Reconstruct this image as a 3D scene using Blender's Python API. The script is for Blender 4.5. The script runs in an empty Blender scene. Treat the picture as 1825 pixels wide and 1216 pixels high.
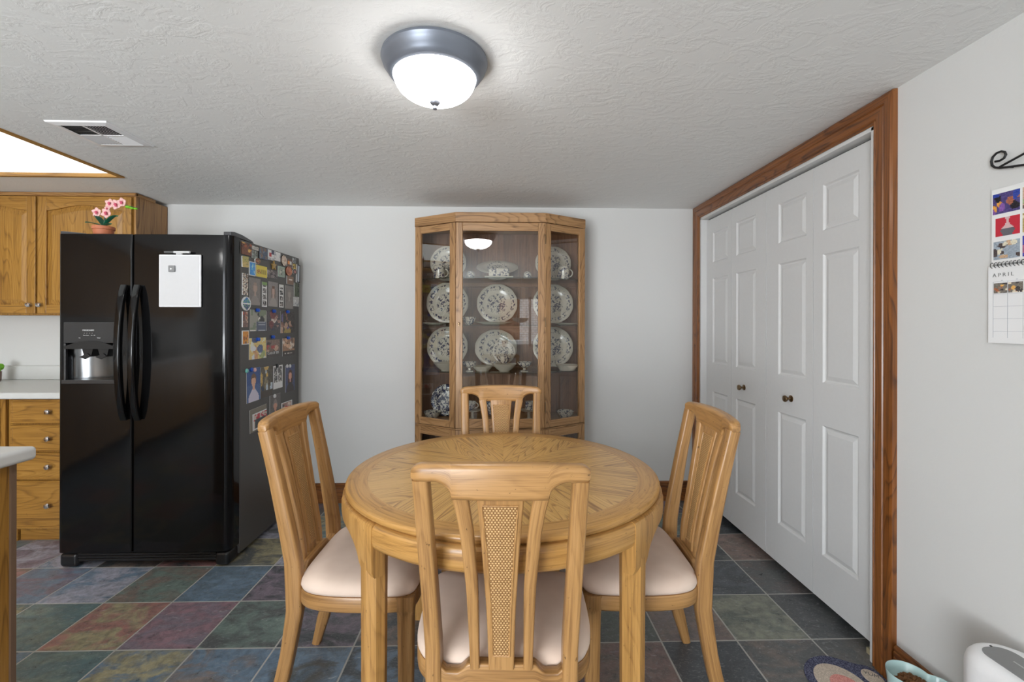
import bpy, bmesh, math, random
from mathutils import Vector, Matrix
PI = math.pi
C = bpy.context.scene.collection
sc = bpy.context.scene
R = random.Random(7)

# ------------------------------------------------------------------ camera, world, light, exposure
# world axes: x right, y into the room (towards the wall with the china cabinet), z up; the camera stands at (0,0,CAMH)
FPX, YAW, CY, ROLL, CAMH = 806.87, .0258, 578.47, .0023, 1.2659
cd = bpy.data.cameras.new('camera'); cam = bpy.data.objects.new('camera', cd); C.objects.link(cam)
cd.sensor_width = 36; cd.lens = FPX/1825*36; cd.shift_y = -(608-CY)/1825; cd.clip_start = .02
cam.matrix_world = Matrix.Translation((0, 0, CAMH)) @ Matrix.Rotation(-YAW, 4, 'Z') @ Matrix.Rotation(PI/2, 4, 'X') @ Matrix.Rotation(ROLL, 4, 'Z')
sc.camera = cam
vs = sc.view_settings
vs.view_transform = 'Standard'; vs.look = 'None'; vs.gamma = 1; vs.use_curve_mapping = False
vs.exposure = -0.31
CEIL, XR, YB, XL, YR = 2.104, 1.398, 3.239, -4.3, -2.6

wd = bpy.data.worlds.new('daylight'); sc.world = wd; wd.use_nodes = True
wd.node_tree.nodes['Background'].inputs[0].default_value = (.86, .92, 1, 1)
wd.node_tree.nodes['Background'].inputs[1].default_value = 9.0

def area(name, loc, rot, sx, sy, watts, col=(1, 1, 1)):
    l = bpy.data.lights.new(name, 'AREA'); l.shape = 'RECTANGLE'; l.size = sx; l.size_y = sy; l.energy = watts; l.color = col
    o = bpy.data.objects.new(name, l); C.objects.link(o); o.location = loc; o.rotation_euler = rot
    return o
# daylight at the glass of the patio door and an added fill; the lamps emit by themselves
area('daylight_patio_door', (-1.95, YR+.02, 1.1), (PI/2, 0, 0), 2.2, 1.9, 34, (.95, .98, 1))
area('added_ceiling_fill', (-1.95, YR+.04, .75), (PI/2+.75, 0, 0), 2.2, 1.0, 150, (.93, .975, 1))  # fill lamp tilted up, added to brighten the ceiling

# ------------------------------------------------------------------ materials
def srgb(r, g, b, a=1):
    f = lambda c: (c/255/12.92) if c/255 <= .04045 else ((c/255+.055)/1.055)**2.4
    return (f(r), f(g), f(b), a)
class NT:
    def __init__(s, name):
        s.m = bpy.data.materials.new(name); s.m.use_nodes = True; s.t = s.m.node_tree; s.t.nodes.clear()
        s.out = s.n('ShaderNodeOutputMaterial'); s.b = s.n('ShaderNodeBsdfPrincipled'); s.l(s.b.outputs[0], s.out.inputs[0])
    def n(s, ty, **k):
        o = s.t.nodes.new(ty)
        for a, v in k.items(): setattr(o, a, v)
        return o
    def l(s, a, b): s.t.links.new(a, b)
    def set(s, **k):
        for a, v in k.items():
            s.b.inputs[a.replace('_', ' ')].default_value = v
    def attr(s, nm): return s.n('ShaderNodeAttribute', attribute_name=nm)
    def obj(s): return s.n('ShaderNodeTexCoord').outputs['Object']
    def mapping(s, v, sc=(1, 1, 1), loc=(0, 0, 0)):
        m = s.n('ShaderNodeMapping'); m.inputs['Scale'].default_value = sc; m.inputs['Location'].default_value = loc
        s.l(v, m.inputs[0]); return m.outputs[0]
    def noise(s, v, scale, detail=2, rough=.5, dist=0):
        x = s.n('ShaderNodeTexNoise'); s.l(v, x.inputs['Vector'])
        x.inputs['Scale'].default_value = scale; x.inputs['Detail'].default_value = detail
        x.inputs['Roughness'].default_value = rough; x.inputs['Distortion'].default_value = dist
        return x.outputs[0]
    def ramp(s, f, stops, interp='LINEAR'):
        x = s.n('ShaderNodeValToRGB'); x.color_ramp.interpolation = interp
        el = x.color_ramp.elements
        while len(el) < len(stops): el.new(.5)
        for e, (p, c) in zip(el, stops):
            e.position = p; e.color = c if len(c) == 4 else (*c, 1)
        s.l(f, x.inputs[0]); return x.outputs[0]
    def mix(s, f, a, b, mode='MIX'):
        x = s.n('ShaderNodeMix', data_type='RGBA', blend_type=mode)
        for i, v in ((0, f), (6, a), (7, b)):
            if isinstance(v, (int, float)): x.inputs[i].default_value = v
            elif isinstance(v, tuple): x.inputs[i].default_value = v
            else: s.l(v, x.inputs[i])
        return x.outputs[2]
    def math(s, op, a, b=None, c=None):
        x = s.n('ShaderNodeMath', operation=op)
        for i, v in enumerate((a, b, c)):
            if v is None: continue
            if isinstance(v, (int, float)): x.inputs[i].default_value = v
            else: s.l(v, x.inputs[i])
        return x.outputs[0]
    def bump(s, h, strength=.3, dist=.002):
        x = s.n('ShaderNodeBump'); x.inputs['Strength'].default_value = strength; x.inputs['Distance'].default_value = dist
        s.l(h, x.inputs['Height']); s.l(x.outputs[0], s.b.inputs['Normal']); return x
BW = lambda v: (v, v, v, 1)

def plain(name, col, rough=.5, metal=0, **k):
    t = NT(name); t.set(Base_Color=col, Roughness=rough, Metallic=metal, **k)
    if not metal:
        nz = t.noise(t.obj(), 60, 2); t.l(t.mix(t.ramp(nz, [(.3, BW(0)), (.7, BW(.06))]), col, tuple(c*.7 for c in col[:3])+(1,)), t.b.inputs['Base Color'])
    return t.m
def wood(name, light, mid, dark, rough=.38, grain=1.0, speck=.5, contrast=1.0, coat=.15):
    t = NT(name); g = t.attr('gc').outputs['Vector']
    fine = t.noise(t.mapping(g, (2.5*grain, 120*grain, 120*grain)), 1.0, 5, .65)
    n1 = t.noise(t.mapping(g, (.9, 7, 7)), 1.0, 1.5, .5, .25)
    lines = t.ramp(t.math('FRACT', t.math('MULTIPLY', n1, 24)), [(0, BW(.15)), (.22, BW(.75)), (.85, BW(1)), (1, BW(.15))])
    big = t.noise(t.mapping(g, (1.2, 14, 14)), 1.0, 2)
    f = t.math('ADD', t.math('MULTIPLY', fine, .55), t.math('ADD', t.math('MULTIPLY', lines, .16*contrast), t.math('MULTIPLY', big, .25)))
    k_ = .16*contrast*.85
    col = t.ramp(f, [(.26+k_*.75, dark), (.42+k_*.8, mid), (.56+k_, light)])
    pore = t.noise(t.mapping(g, (9, 260, 260)), 1.0, 2, .5)
    col = t.mix(t.ramp(pore, [(.60, BW(0)), (.72, BW(.45))]), col, dark)
    sp = t.noise(t.mapping(g, (70, 110, 110)), 1.0, 2)
    col = t.mix(t.ramp(sp, [(.70, BW(0)), (.76, BW(speck))]), col, tuple(c*.35 for c in dark[:3])+(1,))
    t.l(col, t.b.inputs['Base Color']); t.set(Roughness=rough, Coat_Weight=coat, Coat_Roughness=.2)
    t.bump(f, .12, .002)
    return t.m
M = {}
M['chair_wood'] = wood('honey_oak_chair', srgb(192, 148, 96), srgb(178, 134, 82), srgb(130, 92, 53), .36, 1.2, .8, .4)
M['table_wood'] = wood('honey_oak_table', srgb(202, 156, 94), srgb(188, 141, 78), srgb(138, 97, 50), .36, 1.2, .6, .5)
M['veneer'] = wood('oak_veneer_top', srgb(214, 172, 108), srgb(202, 158, 92), srgb(142, 100, 54), .33, .9, .3, 1.5, .25)
M['hutch_wood'] = wood('brown_oak_cabinet', srgb(188, 148, 104), srgb(170, 129, 86), srgb(116, 84, 52), .4, 1, .3, 1.2)
M['hutch_inner'] = wood('brown_oak_inside', srgb(150, 110, 80), srgb(132, 93, 66), srgb(102, 69, 47), .5, .8, .2, .6, 0)
M['kitchen_oak'] = wood('yellow_oak_kitchen', srgb(182, 136, 66), srgb(164, 118, 50), srgb(120, 82, 34), .4, 1.1, .3, 1.0)
M['kitchen_oak_side'] = wood('oak_side_panel', srgb(178, 136, 84), srgb(160, 116, 66), srgb(112, 76, 42), .45, .8, .3, 1.5)
M['trim_wood'] = wood('stained_trim', srgb(152, 96, 46), srgb(132, 78, 32), srgb(80, 44, 18), .36, .8, .5, 1.1, .3)
def wall_mat(name, col, bs=.12, sc_=90):
    t = NT(name); o = t.obj(); t.set(Roughness=.75)
    big = t.noise(o, 1.2, 2); t.l(t.mix(t.ramp(big, [(.35, BW(0)), (.65, BW(1))]), col, tuple(c*.975 for c in col[:3])+(1,)), t.b.inputs['Base Color'])
    t.bump(t.noise(o, sc_, 3), bs, .003); return t.m
M['wall'] = wall_mat('painted_wall', (.70, .70, .685, 1))
def ceil_mat():
    t = NT('textured_ceiling'); o = t.obj(); t.set(Base_Color=(.84, .845, .83, 1), Roughness=.8)
    a = t.noise(t.mapping(o, (1, 1.4, 1)), 9, 5, .6, 1.2); b = t.noise(o, 38, 4, .65, .6)
    pk = t.ramp(a, [(.47, BW(0)), (.56, BW(1))])
    h = t.math('ADD', t.math('MULTIPLY', pk, t.math('MULTIPLY', b, 1.3)), t.math('MULTIPLY', b, .25))
    t.bump(h, .15, .010); return t.m
M['ceiling'] = ceil_mat()
M['white_door'] = plain('white_door_paint', (.70, .70, .695, 1), .42)
M['white_trim'] = plain('white_trim_paint', (.70, .70, .69, 1), .4)
M['black_gloss'] = None
def gloss_black():
    t = NT('black_gloss_enamel'); t.set(Base_Color=(.006, .006, .0065, 1), Roughness=.09, Specular_IOR_Level=.30)
    t.bump(t.noise(t.obj(), 14, 2), .05, .004); return t.m
M['black_gloss'] = gloss_black()
def side_black():
    t = NT('fridge_side_grey_black'); t.set(Base_Color=(.085, .080, .074, 1), Roughness=.42)
    t.bump(t.noise(t.obj(), 260, 2), .2, .001); return t.m
M['fridge_side'] = side_black()
M['black_plastic'] = plain('black_plastic', (.012, .012, .013, 1), .3)
M['dark'] = plain('dark_void', (.004, .004, .004, 1), .8)
M['steel'] = plain('brushed_steel', (.62, .63, .65, 1), .28, 1)
M['chrome'] = plain('chrome_knob', (.75, .75, .77, 1), .22, 1)
M['brass'] = plain('aged_brass', (.24, .16, .09, 1), .28, 1)
M['pewter'] = plain('pewter_paint', (.20, .22, .26, 1), .4, .5)
M['iron'] = plain('black_iron', (.008, .008, .009, 1), .5)
M['laminate'] = plain('white_laminate', (.66, .66, .64, 1), .35)
M['fabric'] = None
def fabric():
    t = NT('cream_pink_fabric'); o = t.obj(); t.set(Roughness=.9, Sheen_Weight=.2)
    nz = t.noise(o, 7, 3); t.l(t.mix(t.ramp(nz, [(.35, BW(0)), (.7, BW(1))]), srgb(236, 214, 197), srgb(222, 198, 180)), t.b.inputs['Base Color'])
    t.bump(t.noise(o, 500, 2), .25, .001); return t.m
M['fabric'] = fabric()
def cane():
    t = NT('woven_cane'); g = t.attr('gc').outputs['Vector']
    sx = t.n('ShaderNodeSeparateXYZ'); t.l(g, sx.inputs[0])
    al, ac = sx.outputs[0], sx.outputs[1]
    P_ = 2*PI/.0074
    row = t.math('FLOOR', t.math('DIVIDE', al, .0058))
    odd = t.math('MULTIPLY', t.math('MODULO', t.math('ABSOLUTE', row), 2.0), PI)
    a = t.math('SINE', t.math('ADD', t.math('MULTIPLY', ac, P_), odd))
    b = t.math('ABSOLUTE', t.math('SINE', t.math('MULTIPLY', al, PI/.0058)))
    h = t.math('MULTIPLY', t.math('ADD', t.math('MULTIPLY', a, .5), .5), b)
    t.l(t.ramp(h, [(.03, srgb(126, 86, 46)), (.25, srgb(184, 140, 86)), (.8, srgb(216, 178, 124))]), t.b.inputs['Base Color'])
    t.set(Roughness=.5); t.bump(h, .8, .002); return t.m
M['cane'] = cane()
def glass(name, tint=(.93, .95, .94, 1), ior=1.6, rough=0.0):
    t = NT(name); t.t.nodes.remove(t.b)
    tr = t.n('ShaderNodeBsdfTransparent'); tr.inputs[0].default_value = tint
    gl = t.n('ShaderNodeBsdfGlossy'); gl.inputs['Roughness'].default_value = rough
    lw = t.n('ShaderNodeLayerWeight'); lw.inputs[0].default_value = .5; f0 = ior
    fr = t.math('ADD', t.math('MULTIPLY', t.math('POWER', lw.outputs['Facing'], 5.0), 1-f0), f0)
    mx = t.n('ShaderNodeMixShader'); t.l(fr, mx.inputs[0]); t.l(tr.outputs[0], mx.inputs[1]); t.l(gl.outputs[0], mx.inputs[2])
    t.l(mx.outputs[0], t.out.inputs[0]); return t.m
M['glass'] = glass('cabinet_glass', (.95, .955, .95, 1), .075)
M['shelf_glass'] = glass('shelf_glass', (.80, .88, .85, 1), .04)
def emit(name, col, s, base=(.8, .8, .8, 1)):
    t = NT(name); t.set(Base_Color=base, Roughness=.3); t.set(Emission_Color=col, Emission_Strength=s); return t.m
M['lamp_glass'] = emit('lit_lamp_glass', (1, .99, .98, 1), 34.0)
def diffuser():
    t = NT('ribbed_diffuser'); t.set(Base_Color=(.8, .8, .8, 1), Roughness=.4, Emission_Strength=1.7)
    sx = t.n('ShaderNodeSeparateXYZ'); t.l(t.obj(), sx.inputs[0])
    s = t.math('SINE', t.math('MULTIPLY', sx.outputs[0], 2*PI/.022))
    t.l(t.ramp(s, [(0, (.80, .87, .86, 1)), (1, (.95, 1, .98, 1))]), t.b.inputs['Emission Color'])
    t.bump(s, .4, .002); return t.m
M['diffuser'] = diffuser()
def slate():
    t = NT('slate_tiles'); o = t.obj()
    c1, c2 = t.attr('c1').outputs['Color'], t.attr('c2').outputs['Color']
    a = t.noise(t.mapping(o, (1, 1.6, 1)), 6, 6, .62, .9); b = t.noise(o, 26, 6, .7, .4); c = t.noise(t.mapping(o, (1.4, 3.4, 1), (3, 1, 0)), 16, 5, .7, 1.2)
    col = t.mix(t.ramp(a, [(.44, BW(0)), (.58, BW(1))]), c1, c2)
    col = t.mix(t.ramp(b, [(.35, BW(.55)), (.6, BW(0))]), col, (.022, .027, .03, 1))
    col = t.mix(t.ramp(c, [(.60, BW(0)), (.74, BW(.45))]), col, (.30, .31, .30, 1))
    hs = t.n('ShaderNodeHueSaturation'); hs.inputs['Saturation'].default_value = .78; hs.inputs['Value'].default_value = 2.5; t.l(col, hs.inputs['Color']); col = hs.outputs[0]
    fl_ = t.noise(t.mapping(o, (1.5, 3, 1), (7, 2, 0)), 34, 8, .75, 1.5); col = t.mix(t.ramp(fl_, [(.54, BW(0)), (.66, BW(.6))]), col, (.33, .35, .36, 1))
    t.l(col, t.b.inputs['Base Color']); t.l(t.ramp(b, [(.3, BW(.26)), (.8, BW(.46))]), t.b.inputs['Roughness'])
    h = t.math('ADD', a, t.math('MULTIPLY', b, .35)); t.bump(h, .5, .006); return t.m
M['slate'] = slate()
M['grout'] = plain('grout', (.50, .49, .46, 1), .8)
def china(name, polar):
    t = NT(name); o = t.obj(); base = srgb(204, 196, 180); blue = srgb(38, 42, 78)
    wv = t.n('ShaderNodeTexVoronoi'); 
    if polar:
        sx = t.n('ShaderNodeSeparateXYZ'); t.l(o, sx.inputs[0])
        r = t.math('SQRT', t.math('ADD', t.math('MULTIPLY', sx.outputs[0], sx.outputs[0]), t.math('MULTIPLY', sx.outputs[1], sx.outputs[1])))
        ring = t.ramp(r, [(.69, BW(0)), (.73, BW(1)), (.88, BW(1)), (.91, BW(0))])
        cen = t.ramp(r, [(.48, BW(.93)), (.56, BW(0))])
        mask = t.math('MAXIMUM', ring, cen)
        nz = t.noise(o, 9.5, 4, .55, .8)
    else:
        mask = None
        nz = t.noise(o, 60, 3, .55, .8)
    s = t.ramp(nz, [(.525, BW(0)), (.56, BW(1))])
    f = t.math('MULTIPLY', s, mask) if mask else t.math('MULTIPLY', s, .95)
    t.l(t.mix(f, base, blue), t.b.inputs['Base Color']); t.set(Roughness=.14); return t.m
M['china_plate'] = china('blue_floral_china', True)
M['china_cup'] = china('blue_floral_china_small', False)
M['china_plain'] = plain('cream_china', srgb(205, 197, 180), .15)
M['china_blue'] = plain('blue_china', srgb(70, 84, 120), .15)
def dense():
    t = NT('dense_blue_floral_china'); nz = t.noise(t.obj(), 5.5, 4, .6, 1.0)
    t.l(t.ramp(nz, [(.47, srgb(216, 212, 202)), (.5, srgb(32, 38, 74))]), t.b.inputs['Base Color']); t.set(Roughness=.15); return t.m
M['china_dense'] = dense()
def pr():
    t = NT('printed_card'); t.l(t.attr('col').outputs['Color'], t.b.inputs['Base Color']); t.set(Roughness=.4); return t.m
M['print'] = pr()
M['terracotta'] = plain('terracotta', srgb(190, 112, 76), .6)
M['leaf'] = plain('green_leaf', srgb(38, 120, 92), .35)
M['lime'] = plain('lime_green', srgb(120, 190, 40), .5)
M['petal'] = plain('pink_petal', srgb(238, 190, 186), .5)
M['petal_core'] = plain('magenta_petal_core', srgb(205, 84, 110), .5)
M['marker_white'] = plain('white_plastic', (.72, .72, .72, 1), .35)
M['grey_plastic'] = plain('grey_plastic', (.10, .10, .10, 1), .4)
M['mid_grey'] = plain('grey_mark', (.25, .25, .25, 1), .5)
M['pin_blue'] = plain('blue_plastic', srgb(30, 90, 200), .35)
M['teal'] = plain('teal_plastic', srgb(120, 200, 190), .35)
M['bowl_blue'] = plain('pale_blue_ceramic', srgb(180, 208, 206), .12)
M['kibble'] = plain('brown_kibble', srgb(112, 72, 36), .8)
M['white_satin'] = plain('white_satin_plastic', (.90, .90, .91, 1), .3)
def speckle(name, a, b):
    t = NT(name); t.l(t.ramp(t.noise(t.obj(), 260, 2), [(.45, a), (.6, b)]), t.b.inputs['Base Color']); t.set(Roughness=.9); return t.m
M['mat_navy'] = speckle('navy_mat_fabric', srgb(56, 58, 84), srgb(112, 116, 140))
M['mat_cream'] = speckle('cream_mat_fabric', srgb(196, 182, 166), srgb(222, 208, 192))
M['mat_pink'] = speckle('pink_mat_fabric', srgb(214, 140, 132), srgb(238, 172, 162))
def brick():
    t = NT('white_brick'); b = t.n('ShaderNodeTexBrick'); t.l(t.mapping(t.obj(), (1, 1, 1)), b.inputs[0])
    sx = t.n('ShaderNodeSeparateXYZ'); t.l(t.obj(), sx.inputs[0]); cx = t.n('ShaderNodeCombineXYZ'); t.l(sx.outputs[0], cx.inputs[0]); t.l(sx.outputs[2], cx.inputs[1]); t.l(cx.outputs[0], b.inputs[0])
    b.inputs['Scale'].default_value = 5; b.inputs['Color1'].default_value = (.7, .66, .62, 1); b.inputs['Color2'].default_value = (.62, .57, .53, 1); b.inputs['Mortar'].default_value = (.2, .19, .18, 1)
    b.inputs['Mortar Size'].default_value = .03; t.l(b.outputs[0], t.b.inputs['Base Color']); t.set(Roughness=.9); return t.m
M['brick'] = brick()

# ------------------------------------------------------------------ mesh builder
class MB:
    """collects pieces in local coordinates (world minus origin); every piece gets its own wood-grain coordinates"""
    def __init__(s, o=(0, 0, 0)): s.v = []; s.f = []; s.mi = []; s.g = []; s.o = Vector(o)
    def add(s, verts, faces, axis='z', mi=0, gc=None):
        b = len(s.v); off = Vector((R.uniform(0, 50), R.uniform(0, 50), R.uniform(0, 50)))
        order = {'x': (0, 1, 2), 'y': (1, 0, 2), 'z': (2, 0, 1)}[axis]
        for i, p in enumerate(verts):
            p = Vector(p)
            g = Vector(gc[i]) if gc else Vector((p[order[0]], p[order[1]], p[order[2]]))
            s.v.append(p-s.o); s.g.append(g+off)
        for f in faces: s.f.append(tuple(b+i for i in f)); s.mi.append(mi)
        return s
    def box(s, a, b, axis=None, mi=0):
        x0, x1 = sorted((a[0], b[0])); y0, y1 = sorted((a[1], b[1])); z0, z1 = sorted((a[2], b[2]))
        if axis is None: axis = 'xyz'[max(range(3), key=lambda i: (x1-x0, y1-y0, z1-z0)[i])]
        v = [(x, y, z) for x in (x0, x1) for y in (y0, y1) for z in (z0, z1)]
        return s.add(v, [(0, 1, 3, 2), (4, 6, 7, 5), (0, 4, 5, 1), (2, 3, 7, 6), (0, 2, 6, 4), (1, 5, 7, 3)], axis, mi)
    def prism(s, pts, p0, p1, plane='xy', axis='x', mi=0):
        """polygon pts in `plane`, extruded between p0 and p1 on the third axis"""
        def mk(u, v, w): return {'xy': (u, v, w), 'xz': (u, w, v), 'yz': (w, u, v)}[plane]
        n = len(pts); v = [mk(u, w, p0) for u, w in pts]+[mk(u, w, p1) for u, w in pts]
        f = [tuple(range(n-1, -1, -1)), tuple(range(n, 2*n))]+[(i, (i+1) % n, n+(i+1) % n, n+i) for i in range(n)]
        return s.add(v, f, axis, mi)
    def lathe(s, prof, c=(0, 0, 0), n=32, axis='z', mi=0, scallop=0, ns=12, sx=1, sy=1, smoothcap=True):
        """prof: list of (r, h)"""
        v = []; f = []; gc = []
        for r, h in prof:
            for k in range(n):
                a = 2*PI*k/n; rr = r*(1+scallop*abs(math.sin(a*ns/2))) if scallop else r
                u, w = rr*math.cos(a)*sx, rr*math.sin(a)*sy
                p = {'z': (u, w, h), 'y': (u, h, w), 'x': (h, u, w)}[axis]
                v.append((c[0]+p[0], c[1]+p[1], c[2]+p[2])); gc.append((a*max(r, .01), h, r))
        m = len(prof)
        for i in range(m-1):
            for k in range(n):
                k2 = (k+1) % n; f.append((i*n+k, i*n+k2, (i+1)*n+k2, (i+1)*n+k))
        if prof[0][0] > 1e-6: f.append(tuple(range(n-1, -1, -1)))
        if prof[-1][0] > 1e-6: f.append(tuple((m-1)*n+k for k in range(n)))
        return s.add(v, f, 'z', mi)
    def sweep(s, pts, W, D, right=(1, 0, 0), mi=0, rnd=.3, seg=3, cap=True):
        """rounded-rectangle section swept along pts; W along `right`, D across; W,D floats or lists"""
        P_ = [Vector(p) for p in pts]; n = len(P_); ri = Vector(right).normalized()
        if not hasattr(W, '__len__'): W = [W]*n
        if not hasattr(D, '__len__'): D = [D]*n
        verts = []; gc = []; L = 0; m = 0
        for i in range(n):
            t = (P_[min(i+1, n-1)]-P_[max(i-1, 0)]).normalized()
            if i: L += (P_[i]-P_[i-1]).length
            rr = (ri-t*ri.dot(t)).normalized(); up = t.cross(rr)
            w, d = W[i]/2, D[i]/2; rad = rnd*min(W[i], D[i])
            sec = []
            for cx, cy, a0 in ((w-rad, d-rad, 0), (-(w-rad), d-rad, PI/2), (-(w-rad), -(d-rad), PI), (w-rad, -(d-rad), 3*PI/2)):
                for k in range(seg+1):
                    a = a0+PI/2*k/seg; sec.append((cx+rad*math.cos(a), cy+rad*math.sin(a)))
            m = len(sec)
            for u, q in sec:
                verts.append(P_[i]+rr*u+up*q); gc.append((L, u, q))
        f = []
        for i in range(n-1):
            for k in range(m):
                k2 = (k+1) % m; f.append((i*m+k, i*m+k2, (i+1)*m+k2, (i+1)*m+k))
        if cap: f += [tuple(range(m-1, -1, -1)), tuple((n-1)*m+k for k in range(m))]
        return s.add(verts, f, 'z', mi, gc)
    def xsect(s, secs, rnd=.3, seg=4, mi=0):
        """secs: (x, y, zbottom, ztop, depth); rounded sections in planes x = const"""
        v = []; gc = []; m = 4*(seg+1)
        for x, y, zb, zt, D in secs:
            w, d = (zt-zb)/2, D/2; zc = (zt+zb)/2; rad = rnd*min(2*w, D)
            for cx, cy, a0 in ((w-rad, d-rad, 0), (-(w-rad), d-rad, PI/2), (-(w-rad), -(d-rad), PI), (w-rad, -(d-rad), 3*PI/2)):
                for k in range(seg+1):
                    a = a0+PI/2*k/seg; v.append((x, y+cy+rad*math.sin(a), zc+cx+rad*math.cos(a))); gc.append((x, cx+rad*math.cos(a), cy))
        n = len(secs); f = [(i*m+k, i*m+(k+1) % m, (i+1)*m+(k+1) % m, (i+1)*m+k) for i in range(n-1) for k in range(m)]
        f += [tuple(range(m-1, -1, -1)), tuple((n-1)*m+k for k in range(m))]
        return s.add(v, f, 'z', mi, gc)
    def tube(s, pts, r, n=8, mi=0): 
        if not hasattr(r, '__len__'): r = [r]*len(pts)
        P_ = [Vector(p) for p in pts]; verts = []; prev = None
        for i in range(len(P_)):
            t = (P_[min(i+1, len(P_)-1)]-P_[max(i-1, 0)]).normalized()
            if prev is None: prev = t.orthogonal().normalized()
            u = (prev-t*prev.dot(t)).normalized(); prev = u; w = t.cross(u)
            for k in range(n):
                a = 2*PI*k/n; verts.append(P_[i]+(u*math.cos(a)+w*math.sin(a))*r[i])
        f = [(i*n+k, i*n+(k+1) % n, (i+1)*n+(k+1) % n, (i+1)*n+k) for i in range(len(P_)-1) for k in range(n)]
        f += [tuple(range(n-1, -1, -1)), tuple((len(P_)-1)*n+k for k in range(n))]
        return s.add(verts, f, 'z', mi)
    def ball(s, c, r, sc_=(1, 1, 1), n=12, m=8, mi=0):
        prof = [(max(1e-7, math.sin(PI*i/m)), -math.cos(PI*i/m)) for i in range(m+1)]
        v = []; f = []
        for q, h in prof:
            for k in range(n):
                a = 2*PI*k/n; v.append((c[0]+r*sc_[0]*q*math.cos(a), c[1]+r*sc_[1]*q*math.sin(a), c[2]+r*sc_[2]*h))
        for i in range(m):
            for k in range(n): f.append((i*n+k, i*n+(k+1) % n, (i+1)*n+(k+1) % n, (i+1)*n+k))
        return s.add(v, f, 'z', mi)
    def build(s, name, mats, parent=None, bevel=0, seg=2, smooth=False, angle=35, recalc=True):
        me = bpy.data.meshes.new(name); me.from_pydata([tuple(v) for v in s.v], [], s.f)
        if not isinstance(mats, (list, tuple)): mats = [mats]
        for m in mats: me.materials.append(M[m] if isinstance(m, str) else m)
        me.polygons.foreach_set('material_index', s.mi)
        at = me.attributes.new('gc', 'FLOAT_VECTOR', 'POINT'); at.data.foreach_set('vector', [c for g in s.g for c in g])
        if recalc:
            bm = bmesh.new(); bm.from_mesh(me); bmesh.ops.recalc_face_normals(bm, faces=bm.faces); bm.to_mesh(me); bm.free()
        if smooth:
            me.polygons.foreach_set('use_smooth', [True]*len(me.polygons))
            me.set_sharp_from_angle(angle=math.radians(angle))
        o = bpy.data.objects.new(name, me); C.objects.link(o)
        if parent: o.parent = parent
        o.location = (0, 0, 0) if parent else s.o
        if bevel:
            b = o.modifiers.new('bevel', 'BEVEL'); b.width = bevel; b.segments = seg; b.limit_method = 'ANGLE'; b.angle_limit = math.radians(40)
            if smooth is False:
                me.polygons.foreach_set('use_smooth', [True]*len(me.polygons)); me.set_sharp_from_angle(angle=math.radians(30)); b.harden_normals = True
        return o
def tag(o, label, cat, group=None):
    o['label'] = label; o['category'] = cat
    if group: o['group'] = group
    return o
def thing(name, label, cat, loc=(0, 0, 0), rotz=0, group=None):
    o = bpy.data.objects.new(name, None); C.objects.link(o); o.empty_display_size = .05
    o.location = loc; o.rotation_euler = (0, 0, rotz); return tag(o, label, cat, group)
def struct(o): o['kind'] = 'structure'; return o
def dup(root, loc, rotz, label, group=None):
    r = root.copy(); C.objects.link(r); r.location = loc; r.rotation_euler = (0, 0, rotz); r['label'] = label
    if group: r['group'] = group
    for ch in list(root.children):
        c = ch.copy(); C.objects.link(c); c.parent = r
        for g in ch.children:
            d = g.copy(); C.objects.link(d); d.parent = c
    return r
def bool_diff(o, cutter):
    m = o.modifiers.new('cut', 'BOOLEAN'); m.object = cutter; m.operation = 'DIFFERENCE'; m.solver = 'EXACT'
    dg = bpy.context.evaluated_depsgraph_get(); me = bpy.data.meshes.new_from_object(o.evaluated_get(dg))
    o.modifiers.clear(); o.data = me; bpy.data.objects.remove(cutter)
def text(body, size, mat, parent, loc, rot, name='lettering', ext=.0004, align='CENTER'):
    cu = bpy.data.curves.new(name, 'FONT'); cu.body = body; cu.size = size; cu.extrude = ext; cu.align_x = align
    t = bpy.data.objects.new(name, cu); C.objects.link(t)
    dg = bpy.context.evaluated_depsgraph_get(); me = bpy.data.meshes.new_from_object(t.evaluated_get(dg)); bpy.data.objects.remove(t)
    o = bpy.data.objects.new(name, me); C.objects.link(o); me.materials.clear(); me.materials.append(M[mat]); o.parent = parent; o.location = loc; o.rotation_euler = rot
    return o
def ray(px, py):
    u = px-912.5; v = py-CY; c, s = math.cos(ROLL), math.sin(ROLL); a = u*c+v*s; b = v*c-u*s
    c, s = math.cos(YAW), math.sin(YAW); return c*a+s*FPX, -s*a+c*FPX, -b
def on_x(px, py, X):            # where the sight line through a measured photo point meets the plane x = X
    a, b, u = ray(px, py); k = X/a; return b*k, CAMH+u*k

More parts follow.
